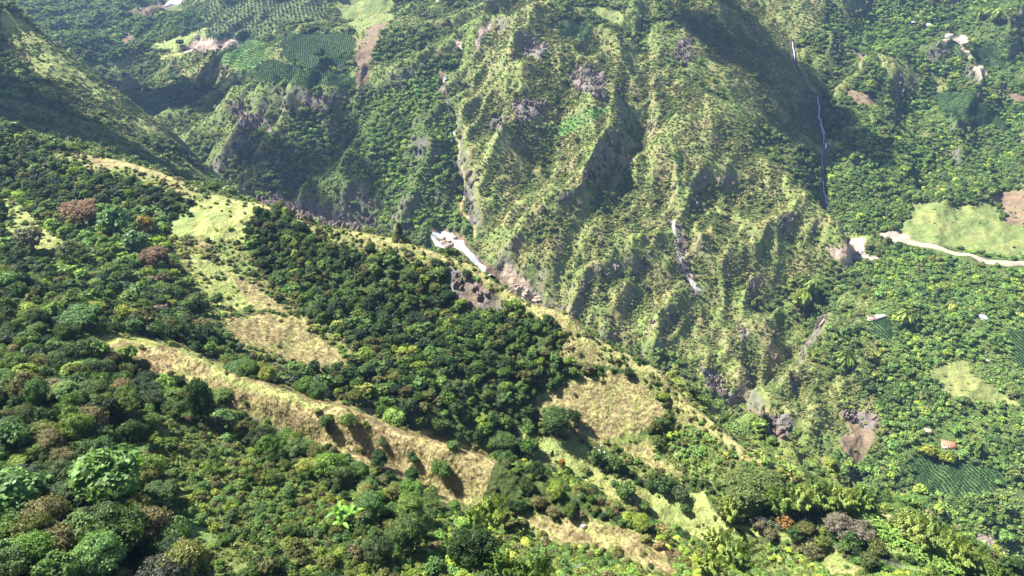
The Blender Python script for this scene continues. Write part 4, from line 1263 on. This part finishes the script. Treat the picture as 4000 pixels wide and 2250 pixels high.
def stuff(name, label, cat, X, Y, Z, proto, rot, scl, tint, protos):
    me = bpy.data.meshes.new(name)
    me.vertices.add(len(X)); me.vertices.foreach_set("co", np.stack([X, Y, Z], 1).astype(np.float32).ravel())
    a = me.attributes.new("proto", 'INT', 'POINT'); a.data.foreach_set("value", proto.astype(np.int32))
    a = me.attributes.new("rot", 'FLOAT_VECTOR', 'POINT'); a.data.foreach_set("vector", rot.astype(np.float32).ravel())
    a = me.attributes.new("scl", 'FLOAT_VECTOR', 'POINT'); a.data.foreach_set("vector", scl.astype(np.float32).ravel())
    a = me.attributes.new("tint", 'FLOAT_COLOR', 'POINT')
    a.data.foreach_set("color", np.concatenate([tint, np.ones((len(X), 1))], 1).astype(np.float32).ravel())
    o = link(name, me)
    nodes_instances(o, protos)
    tag(o, label, cat, kind="stuff")
    return o

def rotz(n, tilt=.08):
    return np.stack([rng.normal(0, tilt, n), rng.normal(0, tilt, n), rng.uniform(0, 6.28, n)], 1)

def lodidx(d): return np.where(d < 230, 0, np.where(d < 480, 1, 2))
# prototypes: one set-out tree for every shape and level of detail
prot = []; pidx = {}
rest = np.nonzero(~single & (TPX > 20) & (TPX < 2556) & (TPY > 20) & (TPY < 1430) & VIS0[TJ, TI])[0]
LI = lodidx(TD)
for lod in range(3):
    for si, sh in enumerate(SHAPES):
        for v, me in enumerate(LOD[lod][sh]):
            cand = rest[(LI[rest] == lod) & (TS[rest] == si) & ~single[rest]]
            if len(cand) == 0:
                continue
            q = cand[np.argmax(TR[cand] / TD[cand])]
            single[q] = True
            cn = CN[names[tpal[q]]]; lab = f"{cn} {SN[sh]} tree in {region(TPX[q], TPY[q], nfar[TJ[q], TI[q]])}"
            e = tree_obj(float(TX[q]), float(TY[q]), float(TZ[q]), float(TR[q]), sh, ttint[q], lab, group=grp(lab), hs=float(THS[q]), lod=lod, var=v, trunk=lod < 2)
            pidx.setdefault((lod, si), []).append(len(prot))
            prot.append([c for c in bpy.data.objects if c.parent == e and c.name.startswith("crown")][0])
s = np.nonzero(~single)[0]
pr = np.zeros(len(s), int)
for (lod, si), lst in pidx.items():
    m_ = (LI[s] == lod) & (TS[s] == si)
    pr[m_] = np.array(lst)[rng.integers(0, len(lst), m_.sum())]
print("trees", len(TX), "bushes", len(SX))
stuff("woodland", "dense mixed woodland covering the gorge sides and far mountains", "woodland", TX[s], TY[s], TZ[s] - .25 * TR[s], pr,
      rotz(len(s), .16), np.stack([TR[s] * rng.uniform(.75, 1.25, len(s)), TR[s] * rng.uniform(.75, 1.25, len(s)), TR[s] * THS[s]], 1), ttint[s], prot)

# bushes
vis0 = VIS0[SJ, SI]
infr = (SPX > 5) & (SPX < 2571) & (SPY > 5) & (SPY < 1444) & vis0
app = np.where(infr, SR / SD, 0)
top = np.argsort(-app)[:290]
ssing = np.zeros(len(SX), bool); ssing[top] = True
def bush_obj(q, lod, v):
    o = link("bush", LOD[lod]['shrub'][v % 2], None, (float(SX[q]), float(SY[q]), float(SZ[q]) - .15))
    o.scale = (float(SR[q]),) * 3; o.rotation_euler = (0, 0, float(q)); setpt(o, stint[q])
    lab = f"{CN[names[spal[q]]]} leafy bush in {region(SPX[q], SPY[q], nfar[SJ[q], SI[q]])}"
    tag(o, lab, "bush", grp(lab))
    return o
for q in top: bush_obj(int(q), 0 if SD[q] < 230 else 1, int(q))
prot = []; pidx = {}
LI = lodidx(SD)
for lod in range(3):
    for v in range(2):
        cand = np.nonzero(~ssing & (LI == lod) & infr)[0]
        q = cand[np.argmax(SR[cand] / SD[cand])]; ssing[q] = True
        o = bush_obj(int(q), lod, v)
        pidx.setdefault(lod, []).append(len(prot)); prot.append(o)
s = np.nonzero(~ssing)[0]
pr = np.array([pidx[l][v] for l, v in zip(LI[s], rng.integers(0, 2, len(s)))])
hsq = rng.uniform(.6, 1.15, len(s)) * np.where(nfar[SJ[s], SI[s]], .72, 1.)
stuff("scrub", "low bushes and scrub spread over all the slopes", "scrub", SX[s], SY[s], SZ[s] - .1, pr, rotz(len(s), .15),
      np.stack([SR[s], SR[s], SR[s] * hsq], 1), stint[s], prot)

# grass: tufts on the near slopes
dg = np.zeros(H.shape)
for k, v in {'t': 1.1, 'T': 1.3, 'y': .8, 'g': .5, 'm': .9, 's': 1.0, 'n': .5, 'B': .3, 'f': .25}.items():
    dg[LC == CLS[k]] = v
dg *= (PD < 400) * np.clip(1.15 + FINE + MID, .3, 2) * np.clip(330 / PD, .5, 1.3)
GJ, GI, GXX, GYY, GZZ = scatter(dg)
gt = COL[GJ, GI] * rng.uniform(.75, 1.35, (len(GJ), 1)) * np.array([1.0, 1.0, .8])
redd = (rng.random(len(GJ)) < .16) & np.isin(LC[GJ, GI], [CLS['t'], CLS['T']])
gt[redd] = np.array([.24, .15, .11]) * rng.uniform(.7, 1.2, (redd.sum(), 1))
gs = rng.uniform(.35, .95, len(GJ)) * np.where(LC[GJ, GI] == CLS['g'], .45, np.where(LC[GJ, GI] == CLS['s'], 1.5, 1.))
po = []
for k, me in enumerate(TUFT + WEED):
    q = np.argmin(np.hypot(PX[GJ, GI] - (700 + 90 * k), PY[GJ, GI] - (1010 + 50 * k)))
    o = link("grass_tuft", me, None, (float(GXX[q]), float(GYY[q]), float(GZZ[q]))); o.scale = (.8,) * 3; setpt(o, gt[q])
    tag(o, "single tuft of dry grass on the long dry grass strip", "grass tuft", "set-out grass tufts")
    po.append(o)
gp = rng.integers(0, 2, len(GJ)); gp[(LC[GJ, GI] == CLS['s']) & (rng.random(len(GJ)) < .8)] = 2
print("tufts", len(GJ))
stuff("grass", "tufts of dry and green grass on the near slopes", "grass", GXX, GYY, GZZ - .02, gp, rotz(len(GJ), .2),
      np.stack([gs, gs, gs * .9], 1), np.clip(gt, .01, .8), po)

# crags: rock standing out of the steepest ground
M_crag = leaf_mat("crag_rock", .05, .0)
for nd in M_crag.node_tree.nodes:
    if nd.type == 'BSDF_PRINCIPLED':
        bpn = M_crag.node_tree.nodes.new("ShaderNodeBump"); bpn.inputs["Distance"].default_value = 1.2; bpn.inputs["Strength"].default_value = 1
        nzn = M_crag.node_tree.nodes.new("ShaderNodeTexNoise"); nzn.inputs["Scale"].default_value = 1.1; nzn.inputs["Detail"].default_value = 6
        gg = M_crag.node_tree.nodes.new("ShaderNodeNewGeometry")
        M_crag.node_tree.links.new(gg.outputs["Position"], nzn.inputs["Vector"]); M_crag.node_tree.links.new(nzn.outputs[0], bpn.inputs["Height"])
        M_crag.node_tree.links.new(bpn.outputs[0], nd.inputs["Normal"]); nd.inputs["Roughness"].default_value = .9
def crag_mesh(seed):
    g = np.random.default_rng(seed); Vs, Fs, off = [], [], 0
    for k in range(6):
        v = ICO_V.copy()
        for q in range(7):
            n_ = unit(g.normal(size=3) * [1, 1, .35]); h = g.uniform(.5, .8); v = v - np.outer(np.maximum(v @ n_ - h, 0), n_)
        v = v * np.array([g.uniform(.35, .6), g.uniform(.35, .6), g.uniform(.5, 1.3)]) + np.array([g.uniform(-.7, .7), g.uniform(-.7, .7), g.uniform(-.2, .3)])
        Vs.append(v); Fs.append(ICO_F + off); off += len(v)
    return np.vstack(Vs), [np.vstack(Fs)]
dk = np.where(LC == CLS['r'], .030, 0.) * np.clip(1 + 1.5 * MID + FINE, .1, 3) + .018 * st * FARM
XJ, XI, XX, XY, XZ = scatter(dk)
xr = rng.uniform(1.2, 4.2, len(XJ)) * np.where(nfar[XJ, XI], 1, .6)
xt = np.array([.165, .135, .110]) * rng.uniform(.6, 1.5, (len(XJ), 1)) + rng.normal(0, .006, (len(XJ), 3))
cpo = []
for k in range(3):
    q = int(np.argmin(np.hypot(PX[XJ, XI] - (1190, 1800, 1330)[k], PY[XJ, XI] - (730, 960, 280)[k])))
    o = link("crag", mk("crag", crag_mesh(60 + k), M_crag), None, (float(XX[q]), float(XY[q]), float(XZ[q]))); o.scale = (float(xr[q]),) * 3; setpt(o, xt[q])
    tag(o, ("dark crag on the cliff under the near crest", "dark crag on the lower rock band of the central far mountain", "dark crag high on the central far mountain")[k], "crag"); cpo.append(o)
stuff("cliff_rocks", "dark broken rock standing out of the cliffs", "cliff rocks", XX, XY, XZ, rng.integers(0, 3, len(XJ)), rotz(len(XJ), .25),
      np.stack([xr, xr, xr * rng.uniform(.8, 1.6, len(xr))], 1), np.clip(xt, .02, .6), cpo)

# plantations on the far terrace
def rows(cls, sp_a, sp_b, ang, jit, box=None):
    m_ = (LC == CLS[cls]) & INF & nfar
    if box: m_ &= (PX > box[0]) & (PX < box[2]) & (PY > box[1]) & (PY < box[3])
    if not m_.any(): return np.zeros(0), np.zeros(0), np.zeros(0), np.zeros(0, int), np.zeros(0, int)
    x0, x1, y0, y1 = GX[m_].min(), GX[m_].max(), GY[m_].min(), GY[m_].max()
    cx_, cy_ = (x0 + x1) / 2, (y0 + y1) / 2; rr_ = math.hypot(x1 - x0, y1 - y0) / 2 + 10
    a = np.arange(-rr_, rr_, sp_a); b = np.arange(-rr_, rr_, sp_b)
    A, B = np.meshgrid(a, b); A = A.ravel() + rng.normal(0, jit, A.size); B = B.ravel() + rng.normal(0, jit, B.size)
    X = cx_ + A * math.cos(ang) - B * math.sin(ang); Y = cy_ + A * math.sin(ang) + B * math.cos(ang)
    th = np.arctan2(X, Y); r = np.hypot(X, Y)
    i = np.round((th - A0) / (A1 - A0) * (NA - 1)).astype(int); j = np.round((np.log(np.maximum(r, 1)) - LR0) / (LR1 - LR0) * (NR - 1)).astype(int)
    ok = (i >= 0) & (i < NA) & (j >= 0) & (j < NR); X, Y, i, j = X[ok], Y[ok], i[ok], j[ok]
    ok = m_[j, i]; X, Y, i, j = X[ok], Y[ok], i[ok], j[ok]
    return X, Y, samp(H, X, Y), j, i
fb = prot[pidx[2][0]]
for cls, a, b, ang, jit, rad, tn, box, nm, lab in [
        ('w', 7.5, 8.5, .3, .5, 2.3, (.085, .12, .05), None, "orchard", "rows of small round grey green orchard trees on the far terrace"),
        ('c', 3.1, 2.2, .25, .25, 1.05, (.040, .085, .030), None, "coffee_plantation", "dark green plantation of low coffee shrubs in the far plots"),
        ('k', 4.2, 2.6, 1.25, .2, 1.1, (.09, .22, .055), (500, 80, 700, 200), "crop_rows", "bright green crop planted in straight rows on the far terrace"),
        ('k', 4.0, 3.0, .5, .9, 1.3, (.075, .20, .050), (1350, 230, 1600, 380), "banana_thicket", "bright green thicket in the hollow of the far central mountain")]:
    X, Y, Z, j, i = rows(cls, a, b, ang, jit, box)
    n_ = len(X)
    if n_ == 0: continue
    tt = np.array(tn) * rng.uniform(.8, 1.25, (n_, 1)); ss = rad * rng.uniform(.8, 1.15, n_)
    print(nm, n_)
    stuff(nm, lab, nm.replace("_", " "), X, Y, Z - .1, np.zeros(n_), rotz(n_), np.stack([ss, ss, ss], 1), tt, [fb])

# ------------------------------------------------------------------ road, water, buildings, small things
def ribbon(name, pts, width, mat, lift=.35, sides=True, n=None, wob=.0):
    """a strip that follows the ground through the places seen at pts; width in metres"""
    W = [];
    for (x, y) in pts:
        X, Y, Z, d = cast(x, y); W.append((X, Y))
    W = np.array(W); seg = np.r_[0, np.cumsum(np.hypot(*np.diff(W, axis=0).T))]
    n = n or max(8, int(seg[-1] / 3)); t = np.linspace(0, seg[-1], n)
    cx_ = np.interp(t, seg, W[:, 0]); cy_ = np.interp(t, seg, W[:, 1])
    if wob:
        cx_ = cx_ + noise(t / 14, t * 0 + len(pts), 7) * wob; cy_ = cy_ + noise(t / 14, t * 0 + 3.3, 8) * wob
    tx = np.gradient(cx_); ty = np.gradient(cy_); ln = np.hypot(tx, ty) + 1e-6
    wd = np.interp(t, seg, width) if hasattr(width, '__len__') else np.full(n, float(width))
    wd = wd * (1 + .3 * noise(t / 9, t * 0, 12))
    V = []; K = 5
    for k in range(K):
        o = (k / (K - 1) - .5) * wd
        X = cx_ - ty / ln * o; Y = cy_ + tx / ln * o
        Z = samp(H, X, Y) + lift - (.9 * lift + .3 if k in (0, K - 1) else 0)
        V.append(np.stack([X, Y, Z], 1))
    V = np.stack(V, 1).reshape(-1, 3)
    F = [[i * K + k, i * K + k + 1, (i + 1) * K + k + 1, (i + 1) * K + k] for i in range(n - 1) for k in range(K - 1)]
    return link(name, mesh_np(name, V, [np.array(F)], mat))

M_road = plain("dirt_road_surface", (.36, .285, .22), .95, .25, .2, .5)
M_water = plain("white_water", (.52, .55, .57), .5, .35, .42, .5)
M_wet = plain("wet_rock", (.055, .045, .05), .5, .3, .3, .6)
tag(ribbon("dirt_road", [(2226, 592), (2262, 600), (2330, 617), (2400, 637), (2470, 655), (2530, 663), (2600, 662)], [20, 22, 15, 12, 11, 11, 11], M_road, 1.0), "pale dirt road running along the foot of the far pasture", "road", kind="structure")
tag(ribbon("path", [(540, 796), (580, 790), (620, 792), (665, 789)], 1.6, plain("trodden_earth", (.12, .085, .05), .95, 1, .3, .4), .12), "dark trodden cattle path cut across the central grass slope", "path", kind="structure")
falls = [([(1993, 108), (1996, 128), (1999, 155)], [2, 2.5, 2], "highest thin white waterfall in the shaded ravine of the far mountain"),
         ([(2056, 245), (2061, 270), (2060, 300), (2068, 325), (2074, 352), (2076, 378)], [3, 3.5, 3.5, 4, 4.5, 4], "long white waterfall dropping through the middle of the far ravine"),
         ([(2068, 322), (2080, 345), (2086, 368)], [2.2, 2.2, 1.6], "thin side branch of the long white waterfall, on its right"),
         ([(2066, 400), (2070, 430)], [1.8, 1.8], "short white trickle under the long white waterfall"),
         ([(2070, 458), (2072, 480), (2080, 518)], [3, 4, 5], "lowest white waterfall in the far ravine, above the landslide")]
tag(ribbon("stream_bed", [(1993, 100), (1999, 155), (2022, 205), (2056, 240), (2062, 300), (2076, 378), (2070, 440), (2072, 480), (2086, 530), (2120, 590)], [8, 8, 7, 9, 11, 12, 8, 10, 9, 8], M_wet, .7, wob=1.5),
    "dark wet channel carrying the waterfalls down the far mountain", "stream bed", kind="structure")
for pts, wd, lab in falls:
    ribbon("wet_rock", pts, [v * 3.6 for v in wd], M_wet, .9, wob=1.5)["kind"] = "structure"
    tag(ribbon("waterfall", pts, [v * .68 for v in wd], M_water, 1.9, wob=1.2), lab, "waterfall", kind="structure")
tag(ribbon("river", [(1088, 588), (1112, 590), (1140, 602), (1165, 625), (1190, 650), (1215, 676), (1240, 700)], [5, 7, 8, 9, 8, 6, 5], M_water, 1.6, wob=2), "white rushing river breaking down the gorge behind the crest", "river", kind="structure")
tag(ribbon("river", [(1086, 592), (1100, 612), (1125, 632)], [4, 5, 4], M_water, 1.5, wob=2), "left arm of the white river around the rock in the gorge", "river", kind="structure")
tag(ribbon("stream_bed", [(1120, 190), (1118, 240), (1133, 300), (1148, 400), (1168, 480), (1188, 570)], [6, 6, 4, 5, 5, 5], M_wet, .4, wob=2), "dark narrow ravine bed running down the far cliffs", "stream bed", kind="structure")
tag(ribbon("scree", [(1684, 550), (1700, 600), (1712, 655), (1735, 700), (1760, 738)], [4, 6, 9, 12, 8], plain("pale_scree", (.36, .33, .32), .9, .3, .35, .6), .8, wob=3), "pale rocky scree gully on the far central mountain", "scree", kind="structure")

def rock_mesh(seed, f=(1, 1, .7)):
    g = np.random.default_rng(seed)
    import bmesh
    bm = bmesh.new(); bmesh.ops.create_icosphere(bm, subdivisions=3, radius=1)
    V = np.array([v.co[:] for v in bm.verts]); F = np.array([[v.index for v in q.verts] for q in bm.faces]); bm.free()
    for k in range(9):      # facets cut by planes
        n_ = unit(g.normal(size=3)); h = g.uniform(.55, .85); dd = V @ n_
        V = V - np.outer(np.maximum(dd - h, 0), n_)
    V = V * (1 + .05 * noise(V[:, 0] * 3 + seed, V[:, 1] * 3 + V[:, 2] * 2, seed))[:, None] * np.array(f)
    return V, [F]
M_rock = plain("boulder_stone", (.42, .37, .34), .9, 2.0, .3, .6)
M_rock2 = plain("pinkish_stone", (.33, .25, .21), .9, 2.0, .3, .6)
RK = [mk("rock", rock_mesh(s), M_rock) for s in (1, 2, 3)]; RK2 = [mk("rock", rock_mesh(s), M_rock2) for s in (4, 5)]
def rock(x, y, s, lab, me, group=None, rz=0.):
    X, Y, Z, d = cast(x, y); s_ = s * d / FX
    o = link("boulder", me, None, (X, Y, Z + s_ * .15)); o.scale = (s_,) * 3; o.rotation_euler = (.2, .1, x * .7)
    return tag(o, lab, "boulder", group)
rock(1468, 1326, 8, "lone pale boulder casting a small shadow on the lower dry grass", RK[0])
rock(1505, 1137, 6.5, "largest pale boulder of the group on the stony slope above the pasture", RK[1])
for k, (x, y, s) in enumerate([(1520, 1140, 4), (1495, 1128, 3.5), (1512, 1122, 3), (1532, 1150, 3), (1488, 1145, 3), (1324, 1035, 0)]):
    if s: rock(x, y, s, "small pale boulder in the group on the stony slope above the pasture", RK[k % 3], "small boulders above the pasture")
for k in range(34):
    t = random.random(); x = 1285 + 70 * t + random.uniform(-10, 10); y = 722 + 38 * t + random.uniform(-16, 10)
    rock(x, y, random.uniform(3, 8), "pinkish boulder in the rockfall at the gorge mouth behind the crest", RK2[k % 2], "rockfall boulders in the gorge")
for k in range(14):
    x = random.uniform(1112, 1150); y = random.uniform(600, 628)
    rock(x, y, random.uniform(4, 9), "brown rock standing between the two arms of the white river", RK2[k % 2], "rocks in the white river")

# utility pole with wires
M_conc = plain("pole_concrete", (.55, .52, .46), .8, 4, .15, .2)
X, Y, Z, d = cast(1824, 1306)
pe = empty("utility_pole", (X, Y, Z), .35)
PHt = 7.6
def box(c, s_, rz=0):
    v = np.array([[x, y, z] for z in (-1, 1) for x, y in ((-1, -1), (1, -1), (1, 1), (-1, 1))]) * np.array(s_) / 2 + np.array(c)
    return v, np.array([[0, 3, 2, 1], [4, 5, 6, 7], [0, 1, 5, 4], [1, 2, 6, 5], [2, 3, 7, 6], [3, 0, 4, 7]])
link("pole", mk("pole", merge([tube([[0, 0, -.6], [0, 0, 4], [0, 0, PHt]], [.20, .16, .12], 8)]), M_conc), pe)
link("crossarm", mk("crossarm", merge([box((0, -.16, PHt - .35), (2.6, .14, .18))]), M_conc), pe)
for sx in (-1.15, 0, 1.15):
    link("insulator", mk("insulator", merge([tube([[sx, -.16, PHt - .26], [sx, -.16, PHt - .12], [sx, -.16, PHt]], [.06, .09, .03], 8)]), plain("porcelain", (.7, .7, .68), .3)), pe)
tag(pe, "pale utility pole with a wide crossarm in front of the round brownish pasture trees", "utility pole")
X2, Y2, Z2, d2 = cast(2178, 1400)
M_wire = plain("wire", (.55, .56, .55), .5)
for k, sx in enumerate((-1.15, 0, 1.15)):
    a = np.array([X + sx * math.cos(.35), Y + sx * math.sin(.35), Z + PHt]); b = np.array([X2 + 14 + sx, Y2 - 12, Z2 + 6])
    t = np.linspace(0, 1, 24)[:, None]; pts = a + (b - a) * t - np.array([0, 0, 1]) * 2.2 * (4 * t * (1 - t))
    o = link("power_line", mk("power_line", merge([tube(pts, [.022] * 24, 4)]), M_wire)); tag(o, "thin sagging wire strung from the utility pole over the lower pasture", "power line", "wires from the utility pole")
for (x, y, h_) in ((1388, 1163, 3.0),):
    pass
# small white survey-like post on the pasture
X, Y, Z, d = cast(1752, 1262)
tag(link("fence_post", mk("fence_post", merge([tube([[0, 0, -.3], [.03, 0, 1.4], [.06, 0, 3.4]], [.09, .08, .06], 7)]), M_conc), None, (X, Y, Z)), "thin white post standing at the right side of the bright pasture", "post")

# farm houses
def house(x, y, L_, W_, h, rz, roofc, wallc, lab, shed=None, drop=0.):
    X, Y, Z, d = cast(x, y)
    e = empty("farmhouse", (X, Y, Z + .3), rz)
    M_r = plain("roof_sheets", roofc, .7, 1.2, .18, .3); M_w = plain("plaster", wallc, .9, 1.0, .12)
    link("wall", mk("wall", merge([box((0, 0, h / 2 - 1.5), (L_, W_, h + 3))]), M_w), e)
    rv = W_ * .28; ov = .9
    hl, hw = L_ / 2 + ov, W_ / 2 + ov
    V = np.array([[-hl, -hw, h - .25], [hl, -hw, h - .25], [hl, hw, h - .25], [-hl, hw, h - .25], [-hl + W_ * .35, 0, h + rv], [hl - W_ * .35, 0, h + rv],
                  [-hl, -hw, h - .45], [hl, -hw, h - .45], [hl, hw, h - .45], [-hl, hw, h - .45]])
    Q = np.array([[0, 1, 5, 4], [2, 3, 4, 5], [6, 7, 1, 0], [7, 8, 2, 1], [8, 9, 3, 2], [9, 6, 0, 3], [6, 9, 8, 7]]); T = np.array([[1, 2, 5], [3, 0, 4]])
    link("roof", mesh_np("roof", V, [Q, T], M_r), e)
    M_d = plain("dark_opening", (.05, .04, .035), .6); M_door = plain("wooden_door", (.20, .10, .05), .7)
    link("door", mk("door", merge([box((-.6, -W_ / 2 - .03, 1.0), (1.0, .08, 2.0))]), M_door), e)
    for wx_ in (-L_ * .32, L_ * .12, L_ * .34):
        link("window", mk("window", merge([box((wx_, -W_ / 2 - .03, 1.5), (1.1, .08, 1.0))]), M_d), e)
    tag(e, lab, "house")
    return e
house(2385, 1122, 11, 7.5, 2.7, -.35, (.42, .17, .10), (.75, .70, .62), "farmhouse with a terracotta hipped roof among banana plants on the far slope")
house(2192, 806, 8, 5, 2.6, -.2, (.30, .20, .17), (.7, .68, .64), "farmhouse under a dull brown and white roof, left of the longer white roof")
house(2214, 800, 11, 4, 2.6, .25, (.80, .80, .82), (.7, .68, .64), "farmhouse with the long white roof among dark trees on the far slope")
house(2333, 1088, 5, 4, 2.3, -.3, (.50, .36, .26), (.6, .55, .48), "small hut with a light brown roof above the terracotta roofed farmhouse")
house(2388, 92, 12, 7, 2.8, -.15, (.40, .30, .27), (.72, .70, .66), "farmhouse beside the bare yard high on the far right mountainside")
house(2290, 60, 14, 5, 2.5, -.1, (.85, .85, .85), (.7, .7, .7), "far white roofed shed, left one of the pair at top right")
house(2335, 66, 8, 5, 2.5, -.1, (.85, .85, .85), (.7, .7, .7), "small far white roofed shed, right one of the pair at top right")
house(494, 92, 7, 5, 2.4, .3, (.55, .30, .22), (.75, .72, .66), "tiny farmhouse at the top corner of the far bare field")
house(2470, 802, 4, 10, 2.4, .5, (.75, .76, .78), (.7, .7, .68), "narrow pale roofed shed half hidden by trees near the right edge")

# big white plastic cover on the far hillside
pc = [(415, 17), (424, 8), (438, -4), (452, 0), (458, 3), (459, 11), (450, 13), (440, 12), (428, 16)]
W_ = np.array([cast(x, max(y, -20))[:3] for x, y in pc]); W_[:, 2] += 1.5
cen = W_.mean(0) + np.array([0, 0, 6.0])
rings = [W_ - np.array([0, 0, 2.5]), W_ + np.array([0, 0, 1.0]), W_ * .55 + cen * .45, W_ * .2 + cen * .8]
V = np.vstack(rings + [cen[None]]); n_ = len(W_)
Q = np.array([[r * n_ + k, r * n_ + (k + 1) % n_, (r + 1) * n_ + (k + 1) % n_, (r + 1) * n_ + k] for r in range(3) for k in range(n_)])
T = np.array([[3 * n_ + k, 3 * n_ + (k + 1) % n_, 4 * n_] for k in range(n_)])
tag(link("greenhouse_cover", mesh_np("greenhouse_cover", V, [Q, T], plain("white_plastic", (.85, .87, .90), .4, .5, .04))), "large white plastic covered greenhouse roof at the top left between dark woods", "greenhouse")
for (x, y, lab) in ((3360 * .644, 985 * .644, "pile of pale rubble in the middle of the landslide"),):
    rock(x, y, 8, lab, RK[2]); 
for k in range(9):
    rock(2164 + random.uniform(-14, 14), 634 + random.uniform(-7, 7), random.uniform(2, 5), "small whitish boulder lying on the bare landslide below the waterfalls", RK[k % 3], "boulders on the bare landslide")

# ------------------------------------------------------------------ clouds: high, out of the picture; they shade parts of the far slopes
def cloud(px, py, d, height, rx, ry, seed, lab):
    X, Y, Z, _ = cast(px, py, lo=d * .6) 
    k = (height - Z) / SUN.z
    c = np.array([X + SUN.x * k, Y + SUN.y * k, height])
    g = np.random.default_rng(seed); Vs, Fs, off = [], [], 0
    for q in range(26):
        a = g.uniform(0, 6.28); t = g.uniform(0, 1) ** .6
        r = min(rx, ry) * g.uniform(.22, .5) * (1.15 - .6 * t)
        v = ICO_V * r * np.array([1.2, 1.2, .45]) * (1 + .08 * g.normal(size=(len(ICO_V), 1))) + c + np.array([math.cos(a) * rx * t, math.sin(a) * ry * t, r * .3])
        Vs.append(v); Fs.append(ICO_F + off); off += len(v)
    o = link("cloud", mesh_np("cloud", np.vstack(Vs), [np.vstack(Fs)], M_cloud)); tag(o, lab, "cloud", kind="structure")
M_cloud, n_, l_, b_ = newmat("thin_cloud")
tp = n_.new("ShaderNodeBsdfTransparent"); mx_ = n_.new("ShaderNodeMixShader"); mx_.inputs[0].default_value = .6
b_.inputs["Base Color"].default_value = (.9, .9, .9, 1); b_.inputs["Roughness"].default_value = 1
l_.new(tp.outputs[0], mx_.inputs[1]); l_.new(b_.outputs[0], mx_.inputs[2]); l_.new(mx_.outputs[0], n_["Material Output"].inputs[0])
cloud(1900, 130, 1150, 760, 95, 170, 3, "thin cloud drifting above the central far mountain")
cloud(720, -30, 1450, 800, 120, 70, 4, "thin cloud drifting above the far orchard terrace")
cloud(400, 250, 1250, 780, 190, 130, 8, "thin unseen cloud added to shade the far valley at left")  # added out of view to keep the valley behind the hill dark
cloud(230, 330, 700, 640, 130, 75, 11, "thin unseen cloud added to darken the foot of the left hill")  # added out of view to deepen the shade low on the hill
cloud(760, 470, 930, 690, 150, 70, 12, "thin unseen cloud added to darken the gorge cliffs")  # added out of view so the gorge walls fall into shade

# ------------------------------------------------------------------ haze
zlo = float(H.min()) - 1.5
hb = [(-4400, -250), (4400, -250), (4400, 4500), (-4400, 4500)]
ztop = max(float(H.max()) + 30, 30)
hv = np.array([[x, y, z] for z in (zlo, ztop) for x, y in hb])
hf = np.array([[0, 3, 2, 1], [4, 5, 6, 7], [0, 1, 5, 4], [1, 2, 6, 5], [2, 3, 7, 6], [3, 0, 4, 7]])
mh = bpy.data.materials.new("haze"); mh.use_nodes = True
nn = mh.node_tree.nodes; nn.clear()
oo = nn.new("ShaderNodeOutputMaterial"); pv = nn.new("ShaderNodeVolumePrincipled")
pv.inputs["Color"].default_value = (.36, .56, 1.0, 1); pv.inputs["Density"].default_value = HAZE_DENSITY; pv.inputs["Anisotropy"].default_value = .2
mh.node_tree.links.new(pv.outputs[0], oo.inputs["Volume"])
tag(link("haze", mesh_np("haze", hv, [hf], mh)), "thin bluish haze filling the gorge", "haze", kind="stuff")
print("ground z", H.min(), H.max(), "haze top", ztop)
